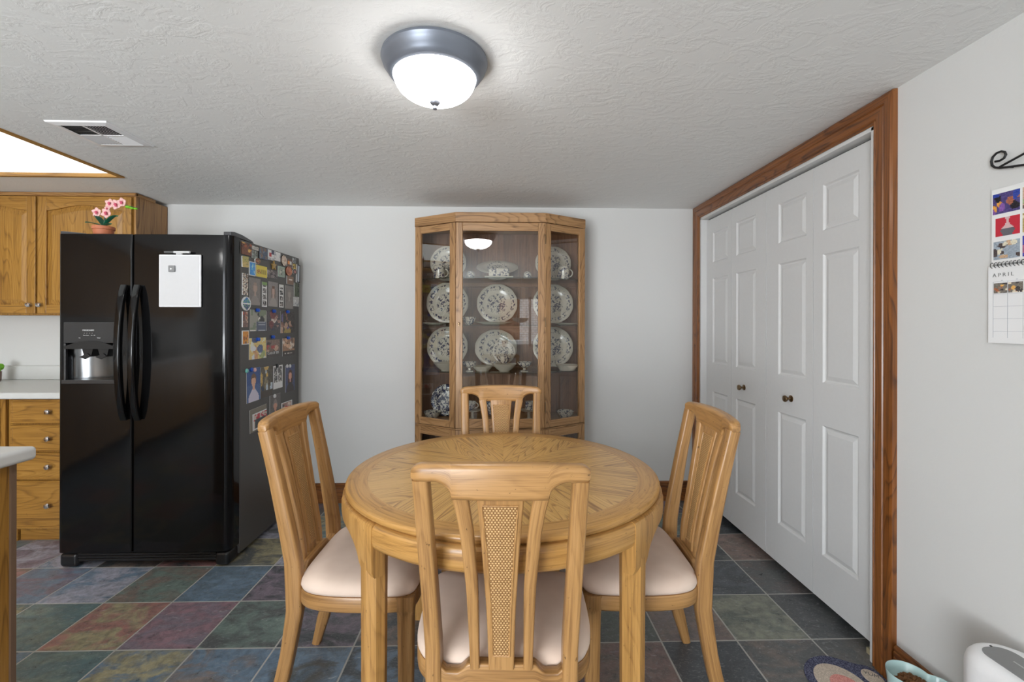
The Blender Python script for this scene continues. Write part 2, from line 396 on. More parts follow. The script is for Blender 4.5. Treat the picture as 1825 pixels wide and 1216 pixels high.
# ================================================================== ROOM
# floor: slate tiles, each tile with its own two stone colours; under the fridge shade is painted in
TX0, TY0, TS = -1.7926, 1.7922, .3048
GR, TE, BL, PU, RE, OL, BR, DK, CH, LI = (srgb(78, 94, 88), srgb(60, 84, 88), srgb(66, 88, 108), srgb(92, 80, 92), srgb(122, 78, 76),
    srgb(118, 110, 78), srgb(92, 78, 70), srgb(46, 50, 54), srgb(64, 66, 66), srgb(116, 116, 130))
special = {(0, 0): (srgb(116, 72, 64), OL), (-1, 0): (TE, GR), (1, 0): (srgb(104, 74, 84), PU), (2, 0): (GR, CH), (3, 0): (PU, DK),
    (-1, 1): (LI, BL), (-2, 1): (BL, PU), (0, 1): (GR, BR), (1, 1): (BL, srgb(60, 78, 92)), (2, 1): (PU, DK), (0, 2): (RE, DK), (-1, 2): (BR, DK), (1, 2): (OL, CH), (-2, 2): (BL, LI), (-3, 2): (PU, LI),  # the brown and dark pair under the fridge carries its shadow as colour
    (0, -1): (TE, GR), (1, -1): (srgb(58, 82, 104), OL), (2, -1): (BL, srgb(96, 84, 78)), (3, -1): (BL, CH), (-1, -1): (BL, TE), (4, 0): (DK, BR), (4, -1): (DK, BL),
    (8, 0): (srgb(84, 72, 70), BR), (9, 0): (srgb(96, 98, 84), srgb(70, 76, 70)), (10, 0): (srgb(50, 52, 54), CH), (9, 1): (DK, srgb(60, 66, 72)), (10, 1): (srgb(72, 64, 62), CH), (10, 2): (srgb(104, 82, 74), BR),
    (9, 2): (DK, CH), (10, 3): (DK, srgb(30, 32, 34)), (9, -1): (srgb(82, 74, 68), CH), (8, -1): (srgb(52, 56, 60), DK), (10, -1): (srgb(78, 74, 70), CH), (7, -1): (srgb(92, 70, 66), BR), (7, 0): (srgb(64, 72, 66), CH), (6, -1): (PU, DK), (6, 0): (GR, DK)}
mb = MB(); cols1 = []; cols2 = []
mb.box((XL-.1, YR-.1, -.06), (XR+.7, YB+.1, -.0007), 'x', 1); cols1 += [BR]*6; cols2 += [BR]*6
g = .0036
for i in range(-9, 12):
    for j in range(-15, 6):
        x0, x1, y0, y1 = TX0+i*TS+g, TX0+(i+1)*TS-g, TY0+j*TS+g, TY0+(j+1)*TS-g
        if y0 > YB or x0 > 1.7: continue
        y1 = min(y1, YB); x1 = min(x1, 1.99)
        mb.box((x0, y0, -.008), (x1, y1, 0), 'x', 0)
        if (i, j) in special: a, b = special[(i, j)]
        elif i < 3: a, b = R.choice([(BL, TE), (GR, BL), (PU, CH), (RE, BR), (TE, OL), (LI, CH)])
        else: a, b = R.choice([(DK, CH), (BR, DK), (CH, GR), (PU, DK), (srgb(52, 58, 62), DK)])
        cols1 += [a]*6; cols2 += [b]*6
fl = struct(mb.build('floor', ['slate', 'grout'], recalc=True))
for nm, cc in (('c1', cols1), ('c2', cols2)):
    at = fl.data.attributes.new(nm, 'FLOAT_COLOR', 'CORNER')
    flat = []
    for p, c in zip(fl.data.polygons, cc):
        for _ in range(p.loop_total): flat += list(c)
    at.data.foreach_set('color', flat)
# ceiling with the opening for the kitchen light box
SX0, SX1, SY0, SY1 = -3.45, -2.145, .95, 2.64
mb = MB()
mb.box((XL-.1, YR-.1, CEIL), (SX0, YB+.1, CEIL+.25)); mb.box((SX1, YR-.1, CEIL), (XR+.7, YB+.1, CEIL+.25))
mb.box((SX0, YR-.1, CEIL), (SX1, SY0, CEIL+.25)); mb.box((SX0, SY1, CEIL), (SX1, YB+.1, CEIL+.25)); mb.box((SX0, SY0, CEIL+.2), (SX1, SY1, CEIL+.25))
struct(mb.build('ceiling', 'ceiling'))
# walls
mb = MB(); mb.box((XL-.1, YB, 0), (XR+.7, YB+.1, CEIL+.25)); struct(mb.build('wall_back', 'wall'))
DY0, DY1, DZ = 1.655, 3.128, 2.012          # closet opening
mb = MB(); mb.box((XR, YR-.1, 0), (XR+.1, DY0, CEIL+.1)); mb.box((XR, DY1, 0), (XR+.1, YB, CEIL+.1)); mb.box((XR, DY0, DZ), (XR+.1, DY1, CEIL+.1))
struct(mb.build('wall_right', 'wall'))
mb = MB(); mb.box((XR+.1, DY0-.1, 0), (XR+.65, DY0-.05, CEIL)); mb.box((XR+.6, DY0-.05, 0), (XR+.65, YB, CEIL)); struct(mb.build('wall_closet', 'wall'))
mb = MB(); mb.box((XL-.1, YR, 0), (XL, YB, CEIL)); struct(mb.build('wall_left', 'wall'))
# rear wall (behind the photographer): a glazed patio door and a smaller window with a sill
PX0, PX1, PZ1 = -3.05, -.85, 2.05
VX0, VX1, VZ0, VZ1 = -.06, 1.15, .86, 1.78
mb = MB()
mb.box((XL, YR-.1, 0), (PX0, YR, CEIL)); mb.box((PX0, YR-.1, PZ1), (PX1, YR, CEIL)); mb.box((PX1, YR-.1, 0), (VX0, YR, CEIL))
mb.box((VX0, YR-.1, 0), (VX1, YR, VZ0)); mb.box((VX0, YR-.1, VZ1), (VX1, YR, CEIL)); mb.box((VX1, YR-.1, 0), (XR, YR, CEIL)); mb.box((PX0, YR-.1, 0), (PX1, YR, .15))
struct(mb.build('wall_rear', 'wall'))
def window(name, x0, x1, z0, z1, y, n):
    mb = MB(); w = .045
    for a, b in (((x0, z0), (x1, z0+w)), ((x0, z1-w), (x1, z1)), ((x0, z0), (x0+w, z1)), ((x1-w, z0), (x1, z1))): mb.box((a[0], y-.05, a[1]), (b[0], y, b[1]))
    for k in range(1, n):
        xm = x0+(x1-x0)*k/n; mb.box((xm-w/2, y-.05, z0), (xm+w/2, y, z1))
    f = struct(mb.build(name, 'white_trim'))
    return f
window('window_1', VX0, VX1, VZ0, VZ1, YR-.02, 2); window('window_2', PX0, PX1, .15, PZ1, YR-.03, 2)
mb = MB(); mb.box((VX0-.06, YR-.75, VZ0-.02), (VX1+.5, YR-.35, VZ0+.10)); struct(mb.build('trim_1', 'white_trim', bevel=.006))
mb = MB(); mb.box((.42, YR-1.5, -.3), (4, YR-1.4, 3.2), 'x'); struct(mb.build('wall_outside', 'brick'))
mb = MB(); mb.box((-.8, YR-2.5, -.3), (4, YR-2.4, 3.6), 'x'); struct(mb.build('fence_outside', 'hutch_inner'))
mb = MB(); mb.box((-6, YR-1.25, -.35), (.2, YR-.1, -.3), 'x'); struct(mb.build('ground', 'grout'))
# baseboards, stained wood with a bead
def base_prof(h=.14, t=.014): return [(0, 0), (t, 0), (t, h*.70), (t-.002, h*.73), (t, h*.76), (t, h*.84), (t-.004, h*.87), (t-.001, h*.90), (t-.001, h*.95), (t-.006, h), (0, h)]
def baseboard(name, a, b, side):
    pr_ = base_prof(); mb = MB()
    if side == 'back': mb.prism([(YB-u, z) for u, z in pr_], a, b, 'yz', 'x')
    else: mb.prism([(XR-u, z) for u, z in pr_], a, b, 'xz', 'y')
    return struct(mb.build(name, 'trim_wood'))
baseboard('baseboard_back', -1.38, -.57, 'back'); baseboard('baseboard_back', .57, XR-.025, 'back'); baseboard('baseboard_right', YR, DY0-.098, 'right')
# closet casing: moulded stained boards
def casing_run(mb, p, q, along, inward):
    """p,q ends on the wall plane (y,z) of the opening edge; profile goes outwards from the edge"""
    prof = [(0, .006), (.006, .012), (.010, .012), (.013, .008), (.020, .015), (.050, .017), (.054, .012), (.059, .018), (.085, .020), (.094, .016), (.096, 0)]
    n = len(prof); v = []; gc = []
    for k, (end, mit) in enumerate(((p, along[0]), (q, along[1]))):
        for u, t in prof:
            y = end[0]+inward[0]*u*-1+mit[0]*u; z = end[1]+inward[1]*u*-1+mit[1]*u
            v.append((XR-t, y, z)); gc.append((end[0] if abs(inward[1]) else end[1], u, t))
    f = [(i, i+1, n+i+1, n+i) for i in range(n-1)]+[tuple(range(n)), tuple(range(2*n-1, n-1, -1))]
    mb.add(v, f, 'z', 0, gc)
mb = MB(); H_ = CEIL-DZ-.002; k_ = H_/.096
casing_run(mb, (DY0, 0), (DY0, DZ), ((0, 0), (0, k_)), (1, 0)); casing_run(mb, (DY1, 0), (DY1, DZ), ((0, 0), (0, k_)), (-1, 0))
casing_run(mb, (DY0, DZ), (DY1, DZ), ((-1, k_-1), (1, k_-1)), (0, -1))
struct(mb.build('trim_2', 'trim_wood', recalc=True))
# jamb
mb = MB(); mb.box((XR-.004, DY0-.001, 0), (XR+.1, DY0+.016, DZ)); mb.box((XR-.004, DY1-.016, 0), (XR+.1, DY1+.001, DZ)); mb.box((XR-.004, DY0, DZ-.016), (XR+.1, DY1, DZ+.001))
struct(mb.build('trim_3', 'white_trim', bevel=.002))
mb = MB(); mb.box((XR+.052, DY0+.02, DZ-.03), (XR+.08, DY1-.02, DZ-.0165)); struct(mb.build('trim_4', 'grey_plastic'))
# bifold leaves
DX = 1.434
def panel_rings(mb, x, ry0, ry1, rz0, rz1, prof, mi=0):
    v = []; f = []
    for ins, dep in prof:
        for y, z in ((ry0+ins, rz0+ins), (ry1-ins, rz0+ins), (ry1-ins, rz1-ins), (ry0+ins, rz1-ins)): v.append((x+dep, y, z))
    for i in range(len(prof)-1):
        for k in range(4): f.append((i*4+k, i*4+(k+1) % 4, (i+1)*4+(k+1) % 4, (i+1)*4+k))
    n = (len(prof)-1)*4; f.append((n, n+1, n+2, n+3)); mb.add(v, f, 'z', mi)
def leaf(n, y0, y1, ry0, ry1):
    mb = MB((DX, (y0+y1)/2, .04)); z0, z1 = .04, 1.985; zz = [(1.686, 1.89), (1.01, 1.582), (.243, .82)]
    t = .034
    mb.box((DX+.012, y0, z0), (DX+t, y1, z1))
    ys = [y0, ry0, ry1, y1]; zc = [z0]+sorted(sum(zz, ())) + [z1]
    for a in range(3):
        for b in range(len(zc)-1):
            if a == 1 and any(abs(zc[b]-q[0]) < 1e-6 for q in zz):
                panel_rings(mb, DX, ys[1], ys[2], zc[b], zc[b+1], [(0, 0), (.007, .007), (.013, .0085), (.032, .002), (.034, .002)])
            else: mb.add([(DX, ys[a], zc[b]), (DX, ys[a+1], zc[b]), (DX, ys[a+1], zc[b+1]), (DX, ys[a], zc[b+1])], [(0, 1, 2, 3)])
    per = [(y0, z0), (y1, z0), (y1, z1), (y0, z1)]
    for k in range(4):
        p, q = per[k], per[(k+1) % 4]; mb.add([(DX, *p), (DX, *q), (DX+.012, *q), (DX+.012, *p)], [(0, 1, 2, 3)])
    o = mb.build('door_%d' % n, 'white_door', recalc=False)
    bm = bmesh.new(); bm.from_mesh(o.data); bmesh.ops.remove_doubles(bm, verts=bm.verts, dist=1e-5); bmesh.ops.recalc_face_normals(bm, faces=bm.faces); bm.to_mesh(o.data); bm.free()
    return struct(o)
yb = [DY0+.017, 2.040, 2.407, 2.775, DY1-.018]
lv = [leaf(4, yb[0], yb[1]-.002, 1.775, 1.978), leaf(3, yb[1]+.001, yb[2]-.002, 2.088, 2.300), leaf(2, yb[2]+.002, yb[3]-.002, 2.508, 2.718), leaf(1, yb[3]+.001, yb[4], 2.822, 3.022)]
def knob(parent, y, z):
    mb = MB(parent.location); mb.lathe([(.0165, 0), (.0165, -.003), (.006, -.006), (.006, -.018), (.012, -.022), (.0165, -.030), (.0145, -.036), (.005, -.038)], (DX-.0005, y, z), 20, 'x')
    return mb.build('door_knob', 'brass', parent, smooth=True)
knob(lv[1], 2.195, .903); knob(lv[2], 2.625, .898)
mb = MB(); mb.box((XR+.02, DY0+.017, 0), (XR+.045, DY0+.06, .022)); mb.box((XR+.02, DY0+.017, 0), (XR+.045, DY0+.022, .03))
tag(mb.build('floor_bracket', plain('beige_metal', srgb(170, 160, 130), .4)), 'small beige pivot bracket on the tiles under the closet door', 'bracket')

# ================================================================== CEILING THINGS
t = thing('ceiling_lamp', 'round flush ceiling lamp with grey metal ring and lit white glass bowl', 'lamp', (-.208, 1.437, CEIL))
o = t.location
mb = MB(o); mb.lathe([(.150, CEIL-.001), (.164, CEIL-.003), (.166, CEIL-.012), (.162, CEIL-.020), (.160, CEIL-.028), (.152, CEIL-.036), (.148, CEIL-.046), (.138, CEIL-.058), (.130, CEIL-.062), (.128, CEIL-.055), (.12, CEIL-.03)], (o[0], o[1], 0), 64)
mb.build('ring', 'pewter', t, smooth=True)
mb = MB(o); pf = [(.127, CEIL-.052), (.1275, CEIL-.062)]+[(.127*math.cos(a*PI/2/10), CEIL-.062-.073*math.sin(a*PI/2/10)) for a in range(1, 10)]+[(.004, CEIL-.135)]
mb.lathe(pf, (o[0], o[1], 0), 64); mb.build('lamp_shade', 'lamp_glass', t, smooth=True, angle=60)
mb = MB(o); mb.lathe([(.002, CEIL-.133), (.0165, CEIL-.134), (.017, CEIL-.138), (.012, CEIL-.144), (.005, CEIL-.148), (.005, CEIL-.151), (.0075, CEIL-.154), (.006, CEIL-.159), (.001, CEIL-.161)], (o[0], o[1], 0), 24)
mb.build('finial', plain('pewter_knob', (.22, .23, .26, 1), .35, .7), t, smooth=True, angle=60)
dup(t, (-2.75, -.7, CEIL), 0, 'added round flush ceiling lamp over the kitchen, unseen behind the camera')  # unseen copy added for more light from above
# vent
t = thing('ceiling_vent', 'white square metal ceiling air register with four louvre quarters', 'vent', (-1.755, 2.045, CEIL)); o = t.location
x0, x1, y0, y1 = -1.883, -1.628, 1.912, 2.178
mb = MB(o); ring = [(0, 0), (.004, -.006), (.03, -.010), (.034, -.008)]
v = []; f = []
for ins, dz in ring:
    for x, y in ((x0+ins, y0+ins), (x1-ins, y0+ins), (x1-ins, y1-ins), (x0+ins, y1-ins)): v.append((x, y, CEIL-.0005+dz))
for i in range(3):
    for k in range(4): f.append((i*4+k, i*4+(k+1) % 4, (i+1)*4+(k+1) % 4, (i+1)*4+k))
mb.add(v, f); cx, cy = (x0+x1)/2, (y0+y1)/2
mb.box((cx-.004, y0+.03, CEIL-.009), (cx+.004, y1-.03, CEIL-.007)); mb.box((x0+.03, cy-.004, CEIL-.009), (x1-.03, cy+.004, CEIL-.007))
mb.build('frame', 'white_satin', t)
mb = MB(o); mb.box((x0+.02, y0+.02, CEIL-.0012), (x1-.02, y1-.02, CEIL-.0004)); mb.build('backing', 'dark', t)
for qx in (0, 1):
    for qy in (0, 1):
        mb = MB(o); ax0 = x0+.034 if qx == 0 else cx+.004; ay0 = y0+.034 if qy == 0 else cy+.004; Wq = (x1-x0)/2-.038; Wy = (y1-y0)/2-.038
        n = 7
        for k in range(n):
            if (qx+qy) % 2 == 0:
                y = ay0+Wy*(k+.5)/n; d = .006*(-1 if qy else 1); mb.add([(ax0, y-d, CEIL-.008), (ax0+Wq, y-d, CEIL-.008), (ax0+Wq, y+d, CEIL-.004), (ax0, y+d, CEIL-.004)], [(0, 1, 2, 3)])
            else:
                x = ax0+Wq*(k+.5)/n; d = .006*(-1 if qx else 1); mb.add([(x-d, ay0, CEIL-.008), (x-d, ay0+Wy, CEIL-.008), (x+d, ay0+Wy, CEIL-.004), (x+d, ay0, CEIL-.004)], [(0, 1, 2, 3)])
        mb.build('louvre', 'white_satin', t)
# kitchen light box
t = thing('ceiling_light_box', 'recessed kitchen ceiling light box with oak trim and ribbed glowing diffuser', 'ceiling light', ((SX0+SX1)/2, (SY0+SY1)/2, CEIL)); o = t.location
mb = MB(o); w = .022
for a, b in (((SX0, SY0), (SX1, SY0+w)), ((SX0, SY1-w), (SX1, SY1)), ((SX0, SY0+w), (SX0+w, SY1-w)), ((SX1-w, SY0+w), (SX1, SY1-w))): mb.box((a[0], a[1], CEIL-.008), (b[0], b[1], CEIL+.03))
mb.build('frame', 'kitchen_oak', t)
mb = MB(o); mb.box((SX0+w, SY0+w, CEIL+.012), (SX1-w, SY1-w, CEIL+.016)); mb.build('diffuser', 'diffuser', t)
for k in range(3):
    mb = MB(o); x = SX0+.3+.35*k; mb.tube([(x, SY0+.12, CEIL+.15), (x, SY1-.12, CEIL+.15)], .015, 10)
    mb.build('fluorescent_tube', 'white_satin', t)

# ================================================================== TABLE
TXC, TYC, TR, TH = .0126, 1.615, .531, .755
t = thing('dining_table', 'round honey oak dining table with sunburst veneer top and octagonal legs', 'table', (TXC, TYC, 0)); o = t.location
mb = MB(o); RI = .462
for k in range(8):                       # eight veneer wedges with the grain fanning out from the middle
    a0, a1 = k*PI/4+.0012, (k+1)*PI/4-.0012; am = (a0+a1)/2; ca, sa = math.cos(am), math.sin(am)
    v = [(TXC, TYC, TH)]; gc = [(0, 0, 0)]; flip = 1 if k % 2 else -1
    n = 10
    for ri in (.12, .24, .36, RI):
        for j in range(n+1):
            a = a0+(a1-a0)*j/n; x, y = ri*math.cos(a), ri*math.sin(a); v.append((TXC+x, TYC+y, TH)); gc.append((x*ca+y*sa, abs(-x*sa+y*ca)*1.4, 0))
    f = [(0, 1+j, 2+j) for j in range(n)]
    for q in range(3):
        for j in range(n): b0 = 1+q*(n+1)+j; f.append((b0, b0+n+1, b0+n+2, b0+1))
    mb.add(v, f, 'z', 0, gc)
n = 96
for s_ in range(8):
    v = []; gc = []; f = []; m = 12
    for j in range(m+1):
        a = (s_+(j)/m)*PI/4
        for r in (RI, TR-.006, TR-.0015, TR, TR, TR-.004, TR-.012):
            z = {RI: TH, TR-.006: TH, TR-.0015: TH-.002}.get(r, None)
            v.append(None); gc.append(None)
        prof = [(RI, TH), (TR-.008, TH), (TR-.002, TH-.003), (TR, TH-.008), (TR-.001, TH-.016), (TR-.007, TH-.020), (TR-.02, TH-.022)]
        for q, (r, z) in enumerate(prof):
            v[j*7+q] = (TXC+r*math.cos(a), TYC+r*math.sin(a), z); gc[j*7+q] = (a*.5, r, z)
    for j in range(m):
        for q in range(6): f.append((j*7+q, j*7+q+1, (j+1)*7+q+1, (j+1)*7+q))
    mb.add(v, f, 'z', 1, gc)
mb.lathe([(.0, TH-.022), (TR-.02, TH-.022)], (TXC, TYC, 0), 48, mi=1)
mb.build('tabletop', ['veneer', 'table_wood'], t, smooth=True, angle=50, recalc=True)
mb = MB(o)
ap = [(r-.008, z) for r, z in [(.500, .7325), (.532, .7325), (.541, .730), (.5455, .724), (.547, .714), (.547, .690), (.5445, .677), (.538, .667), (.527, .661), (.500, .661)]]
for s_ in range(4):
    v = []; gc = []; f = []; m = 24; L_ = len(ap)
    for j in range(m+1):
        a = PI/4+(s_+j/m)*PI/2
        for r, z in ap: v.append((TXC+r*math.cos(a), TYC+r*math.sin(a), z)); gc.append((a*.54, z, r))
    for j in range(m):
        for q in range(L_): f.append((j*L_+q, j*L_+(q+1) % L_, (j+1)*L_+(q+1) % L_, (j+1)*L_+q))
    mb.add(v, f, 'z', 0, gc)
mb.lathe([(.500, .70), (.500, .733), (.522, .733), (.522, .725)], (TXC, TYC, 0), 64)
mb.build('apron', 'table_wood', t, smooth=True, angle=50)
for k in range(4):
    a = PI/4+k*PI/2; rc = .506; cx, cy = TXC+rc*math.cos(a), TYC+rc*math.sin(a); mb = MB(o)
    # octagonal leg, foot slightly narrower
    v = []; gc = []; f = []; zs = [0, .01, .30, .60, .700]; hw = [.029, .030, .0315, .033, .034]
    for z, h in zip(zs, hw):
        c_ = h*.42
        for i, (u, w_) in enumerate(((h, -c_), (h, c_), (c_, h), (-c_, h), (-h, c_), (-h, -c_), (-c_, -h), (c_, -h))):
            b_ = 0
            v.append((cx+u*math.cos(b_)-w_*math.sin(b_), cy+u*math.sin(b_)+w_*math.cos(b_), z)); gc.append((z, u, w_))
    for i in range(len(zs)-1):
        for q in range(8): f.append((i*8+q, i*8+(q+1) % 8, (i+1)*8+(q+1) % 8, (i+1)*8+q))
    f += [tuple(range(7, -1, -1)), tuple(range(32, 40))]
    mb.add(v, f, 'z', 0, gc)
    # block that carries the apron, with the curved shoulder on the outer side
    da = .30 if math.cos(a)*math.sin(a) > 0 else -.30      # towards the left / right side of the table
    side = 1 if math.cos(a) > 0 else -1
    out = []; m = 28
    a_end = 0 if side > 0 else PI
    up = 1 if math.sin(a) > 0 else -1
    v = []; f = []; gc = []
    for j in range(m+1):
        tt = j/m
        ang = a + (-.075+.50*tt)*(-up*side)
        w_ = min(1, max(0, (tt-.24)/.42)); zb = .661-.075*(1-math.sqrt(max(0, 1-(1-w_)**2)))
        for r, z in ((R8-.008, z8) for R8, z8 in ((.512, .7318), (.536, .7332), (.545, .7305), (.5485, .722), (.549, .690), (.547, max(zb+.012, .606)), (.538, zb+.002), (.505, zb-.001))):
            v.append((TXC+r*math.cos(ang), TYC+r*math.sin(ang), z)); gc.append((z, ang*.54, r))
    for j in range(m):
        for q in range(8): f.append((j*8+q, j*8+(q+1) % 8, (j+1)*8+(q+1) % 8, (j+1)*8+q))
    f += [tuple(range(7, -1, -1)), tuple(range(m*8, m*8+8))]
    mb.add(v, f, 'z', 0, gc)
    mb.build('leg', 'table_wood', t, smooth=True, angle=30)

# ================================================================== CHAIRS
prof_y = [(0, -.262), (.06, -.246), (.133, -.226), (.20, -.212), (.264, -.2015), (.342, -.190), (.42, -.193), (.50, -.197), (.616, -.217), (.772, -.2475), (.88, -.271), (.962, -.289)]
prof_x = [(0, .170), (.133, .168), (.264, .165), (.42, .163), (.50, .1635), (.772, .173), (.962, .179)]
def interp(tb, z):
    if z <= tb[0][0]: return tb[0][1]
    for (a, b), (c, d) in zip(tb, tb[1:]):
        if z <= c: return b+(d-b)*(z-a)/(c-a)
    return tb[-1][1]
curv = lambda x: -.018*max(0, 1-(x/.19)**2)
def crest(mb):
    xs = [-.1985, -.1975, -.195, -.190, -.183, -.172, -.162, -.150, -.147, -.143, -.138, -.128, -.118, -.11, -.105, -.08, -.05, -.02]; xs = xs+[0]+[-x for x in reversed(xs)]
    secs = []
    for x in xs:
        ax = abs(x); top = .964-.008*(ax/.2)**2
        if ax > .172: top -= .011*((ax-.172)/.0265)**2.4
        if ax <= .105: bot = .884
        elif ax <= .150: u = (ax-.105)/.045; bot = .884+.037*math.sqrt(max(0, 1-(1-u)**2))
        else: bot = .919
        if ax > .19: bot += .005*(ax-.19)/.0085
        secs.append((x, interp(prof_y, (top+.905)/2)+curv(x), bot, top, .038-.012*max(0, (ax-.183)/.0155)**2))
    mb.xsect(secs, .32, 5)
def outline(s_=1.0, dy=0):
    """half plan of the seat, mirrored, through smooth points"""
    key = [(0, .214), (.10, .215), (.19, .210), (.225, .190), (.237, .15), (.240, .06), (.237, -.03), (.226, -.10), (.205, -.145), (.17, -.170), (.11, -.180), (0, -.182)]
    full = key+[(-x, y) for x, y in reversed(key[1:-1])]
    n = len(full); out = []
    for i in range(n):
        p0, p1, p2, p3 = (Vector(full[(i+d) % n]) for d in (-1, 0, 1, 2))
        for q in range(3):
            u = q/3; out.append(.5*((2*p1)+(p2-p0)*u+(2*p0-5*p1+4*p2-p3)*u*u+(3*p1-p0-3*p2+p3)*u**3))
    c = Vector((0, .016)); res = []
    for i, p in enumerate(out):
        tn = (out[(i+1) % len(out)]-out[i-1]).normalized(); nn = Vector((tn.y, -tn.x))
        if nn.dot(p-c) < 0: nn = -nn
        res.append(p-nn*(1-s_) if s_ <= 1 else p)
    return res
def loft(mb, rings, mi=0, axis='x'):
    n = len(rings[0]); v = [p for r in rings for p in r]; f = []; pe = [0]
    for k in range(1, n): pe.append(pe[-1]+(Vector(rings[0][k])-Vector(rings[0][k-1])).length)
    gc = [(pe[k], r[k][2], 0) for r in rings for k in range(n)]
    for i in range(len(rings)-1):
        for k in range(n): f.append((i*n+k, i*n+(k+1) % n, (i+1)*n+(k+1) % n, (i+1)*n+k))
    f += [tuple(range(n-1, -1, -1)), tuple((len(rings)-1)*n+k for k in range(n))]
    mb.add(v, f, axis, mi, gc)
def ringat(ins, z):
    return [(p.x, p.y, z) for p in outline(1-ins)]
def make_chair(label):
    t = thing('dining_chair', label, 'chair', (0, 0, 0), 0, 'dining chairs round the oak table')
    for s_ in (-1, 1):
        zs = [0, .03, .06, .10, .133, .17, .20, .235, .264, .30, .342, .38, .42, .46, .50, .56, .616, .69, .772, .83, .88, .925]
        pts = [(s_*interp(prof_x, z), interp(prof_y, z), z) for z in zs]
        Dd = [.031+.11*z if z < .1 else .044+.008*min(1, max(0, (z-.2)/.15)) if z < .45 else .052-.014*min(1, (z-.45)/.4) for z in zs]
        Ww = [.034 if z < .1 else .037 for z in zs]
        mb = MB(); mb.sweep(pts, Ww, Dd, rnd=.22, seg=3); mb.build('rear_leg', 'chair_wood', t, smooth=True, angle=60)
        mb = MB(); fx, fy = s_*.208, .178
        zs = [0, .01, .2, .34, .36, .372, .38, .421]; hw = [.019, .021, .023, .0245, .0250, .027, .0295, .0295]
        v = []; f = []; gc = []
        for z, h in zip(zs, hw):
            r_ = h*.35
            for q, (sx, sy) in enumerate(((1, 1), (-1, 1), (-1, -1), (1, -1))):
                for e in range(3):
                    a = q*PI/2+e*PI/4; x = sx*(h-r_)+r_*math.cos(a); y = sy*(h-r_)+r_*math.sin(a); v.append((fx-s_*(h-.0295)*-.4+x, fy+y, z)); gc.append((z, x, y))
        for i in range(len(zs)-1):
            for q in range(12): f.append((i*12+q, i*12+(q+1) % 12, (i+1)*12+(q+1) % 12, (i+1)*12+q))
        f += [tuple(range(11, -1, -1)), tuple(range((len(zs)-1)*12, len(zs)*12))]
        mb.add(v, f, 'z', 0, gc); mb.build('front_leg', 'chair_wood', t, smooth=True, angle=50)
    mb = MB(); crest(mb); mb.build('crest_rail', 'chair_wood', t, smooth=True, angle=55)
    zs = [.452+(.892-.452)*k/14 for k in range(15)]
    for s_ in (-1, 1):
        ptb = [(.45, .063, .022), (.66, .0665, .028), (.80, .0765, .031), (.86, .085, .0335), (.892, .0915, .036)]
        cxs = [(a, b) for a, b, c in ptb]; wd_ = [(a, c) for a, b, c in ptb]
        pts = [(s_*interp(cxs, z), interp(prof_y, z)+curv(interp(cxs, z)), z) for z in zs]
        mb = MB(); mb.sweep(pts, [interp(wd_, z) for z in zs], .022, rnd=.25); mb.build('side_slat', 'chair_wood', t, smooth=True, angle=50)
    hw = [(.45, .030), (.60, .034), (.75, .042), (.892, .053)]
    mb = MB(); mb.sweep([(0, interp(prof_y, z)+curv(0), z) for z in zs], [2*interp(hw, z) for z in zs], .018, rnd=.25)
    sp = mb.build('back_splat', 'chair_wood', t, smooth=True, angle=50)
    zc = [.486+(.868-.486)*k/12 for k in range(13)]
    mb = MB(); mb.sweep([(0, interp(prof_y, z)+curv(0), z) for z in zc], [2*(interp(hw, z)-.0125) for z in zc], .0205, rnd=.1)
    mb.build('cane_panel', 'cane', sp, smooth=True, angle=50)
    mb = MB()
    for sy in (-1, 1):      # thin carved bead round the cane, both faces
        loop = []
        for z in zc: loop.append((interp(hw, z)-.0115, z))
        full = loop+[(x*-1, z) for x, z in reversed(loop)]+[loop[0]]
        mb.tube([(x, interp(prof_y, z)+curv(0)+sy*.0098, z) for x, z in full], .0024, 6)
    mb.build('bead', 'chair_wood', sp, smooth=True)
    # seat
    mb = MB(); loft(mb, [ringat(.006, .372), ringat(.001, .377), ringat(0, .385), ringat(0, .412), ringat(.003, .420)]); mb.build('seat_frame', 'chair_wood', t, smooth=True, angle=50)
    mb = MB(); loft(mb, [ringat(.012, .4205), ringat(.004, .4225), ringat(.0, .432), ringat(.003, .444), ringat(.012, .455), ringat(.026, .463)]+[[(x*q, .016+(y-.016)*q, z) for x, y, _ in ringat(.026, 0)] for q, z in ((.86, .4695), (.68, .4745), (.45, .4775), (.2, .479), (.02, .4795))]); mb.build('seat', 'fabric', t, smooth=True, angle=80)
    # lower cross rail with the two scoops beside the splat
    mb = MB(); xs = [-.149, -.143, -.134, -.122, -.11, -.104, -.098, -.092, -.086, -.08, -.074, -.04, 0]; xs = xs+[-x for x in reversed(xs[:-1])]
    secs = []
    for x in xs:
        ax = abs(x); u = min(1, max(0, (ax-.076)/.030)); dip = (u*u*(3-2*u)) if ax < .125 else (1 if ax < .140 else .6)
        secs.append((x, interp(prof_y, .43)+curv(x)*.5+.002, .395, .458-.022*dip, .030))
    mb.xsect(secs, .15, 3); mb.build('back_rail', 'chair_wood', t, smooth=True, angle=45)
    return t
ch = make_chair('honey oak cane-back chair nearest the camera, its back to us')
ch.location = (.014, 1.288, 0); ch.rotation_euler = (0, 0, -.045)
dup(ch, (.004, 1.955, 0), PI, 'honey oak cane-back chair on the far side, in front of the china cabinet')
dup(ch, (-.468, 1.645, 0), -PI/2-.02, 'honey oak cane-back chair at the left of the table, beside the fridge')
dup(ch, (.478, 1.632, 0), PI/2-.03, 'honey oak cane-back chair at the right of the table, by the closet doors')

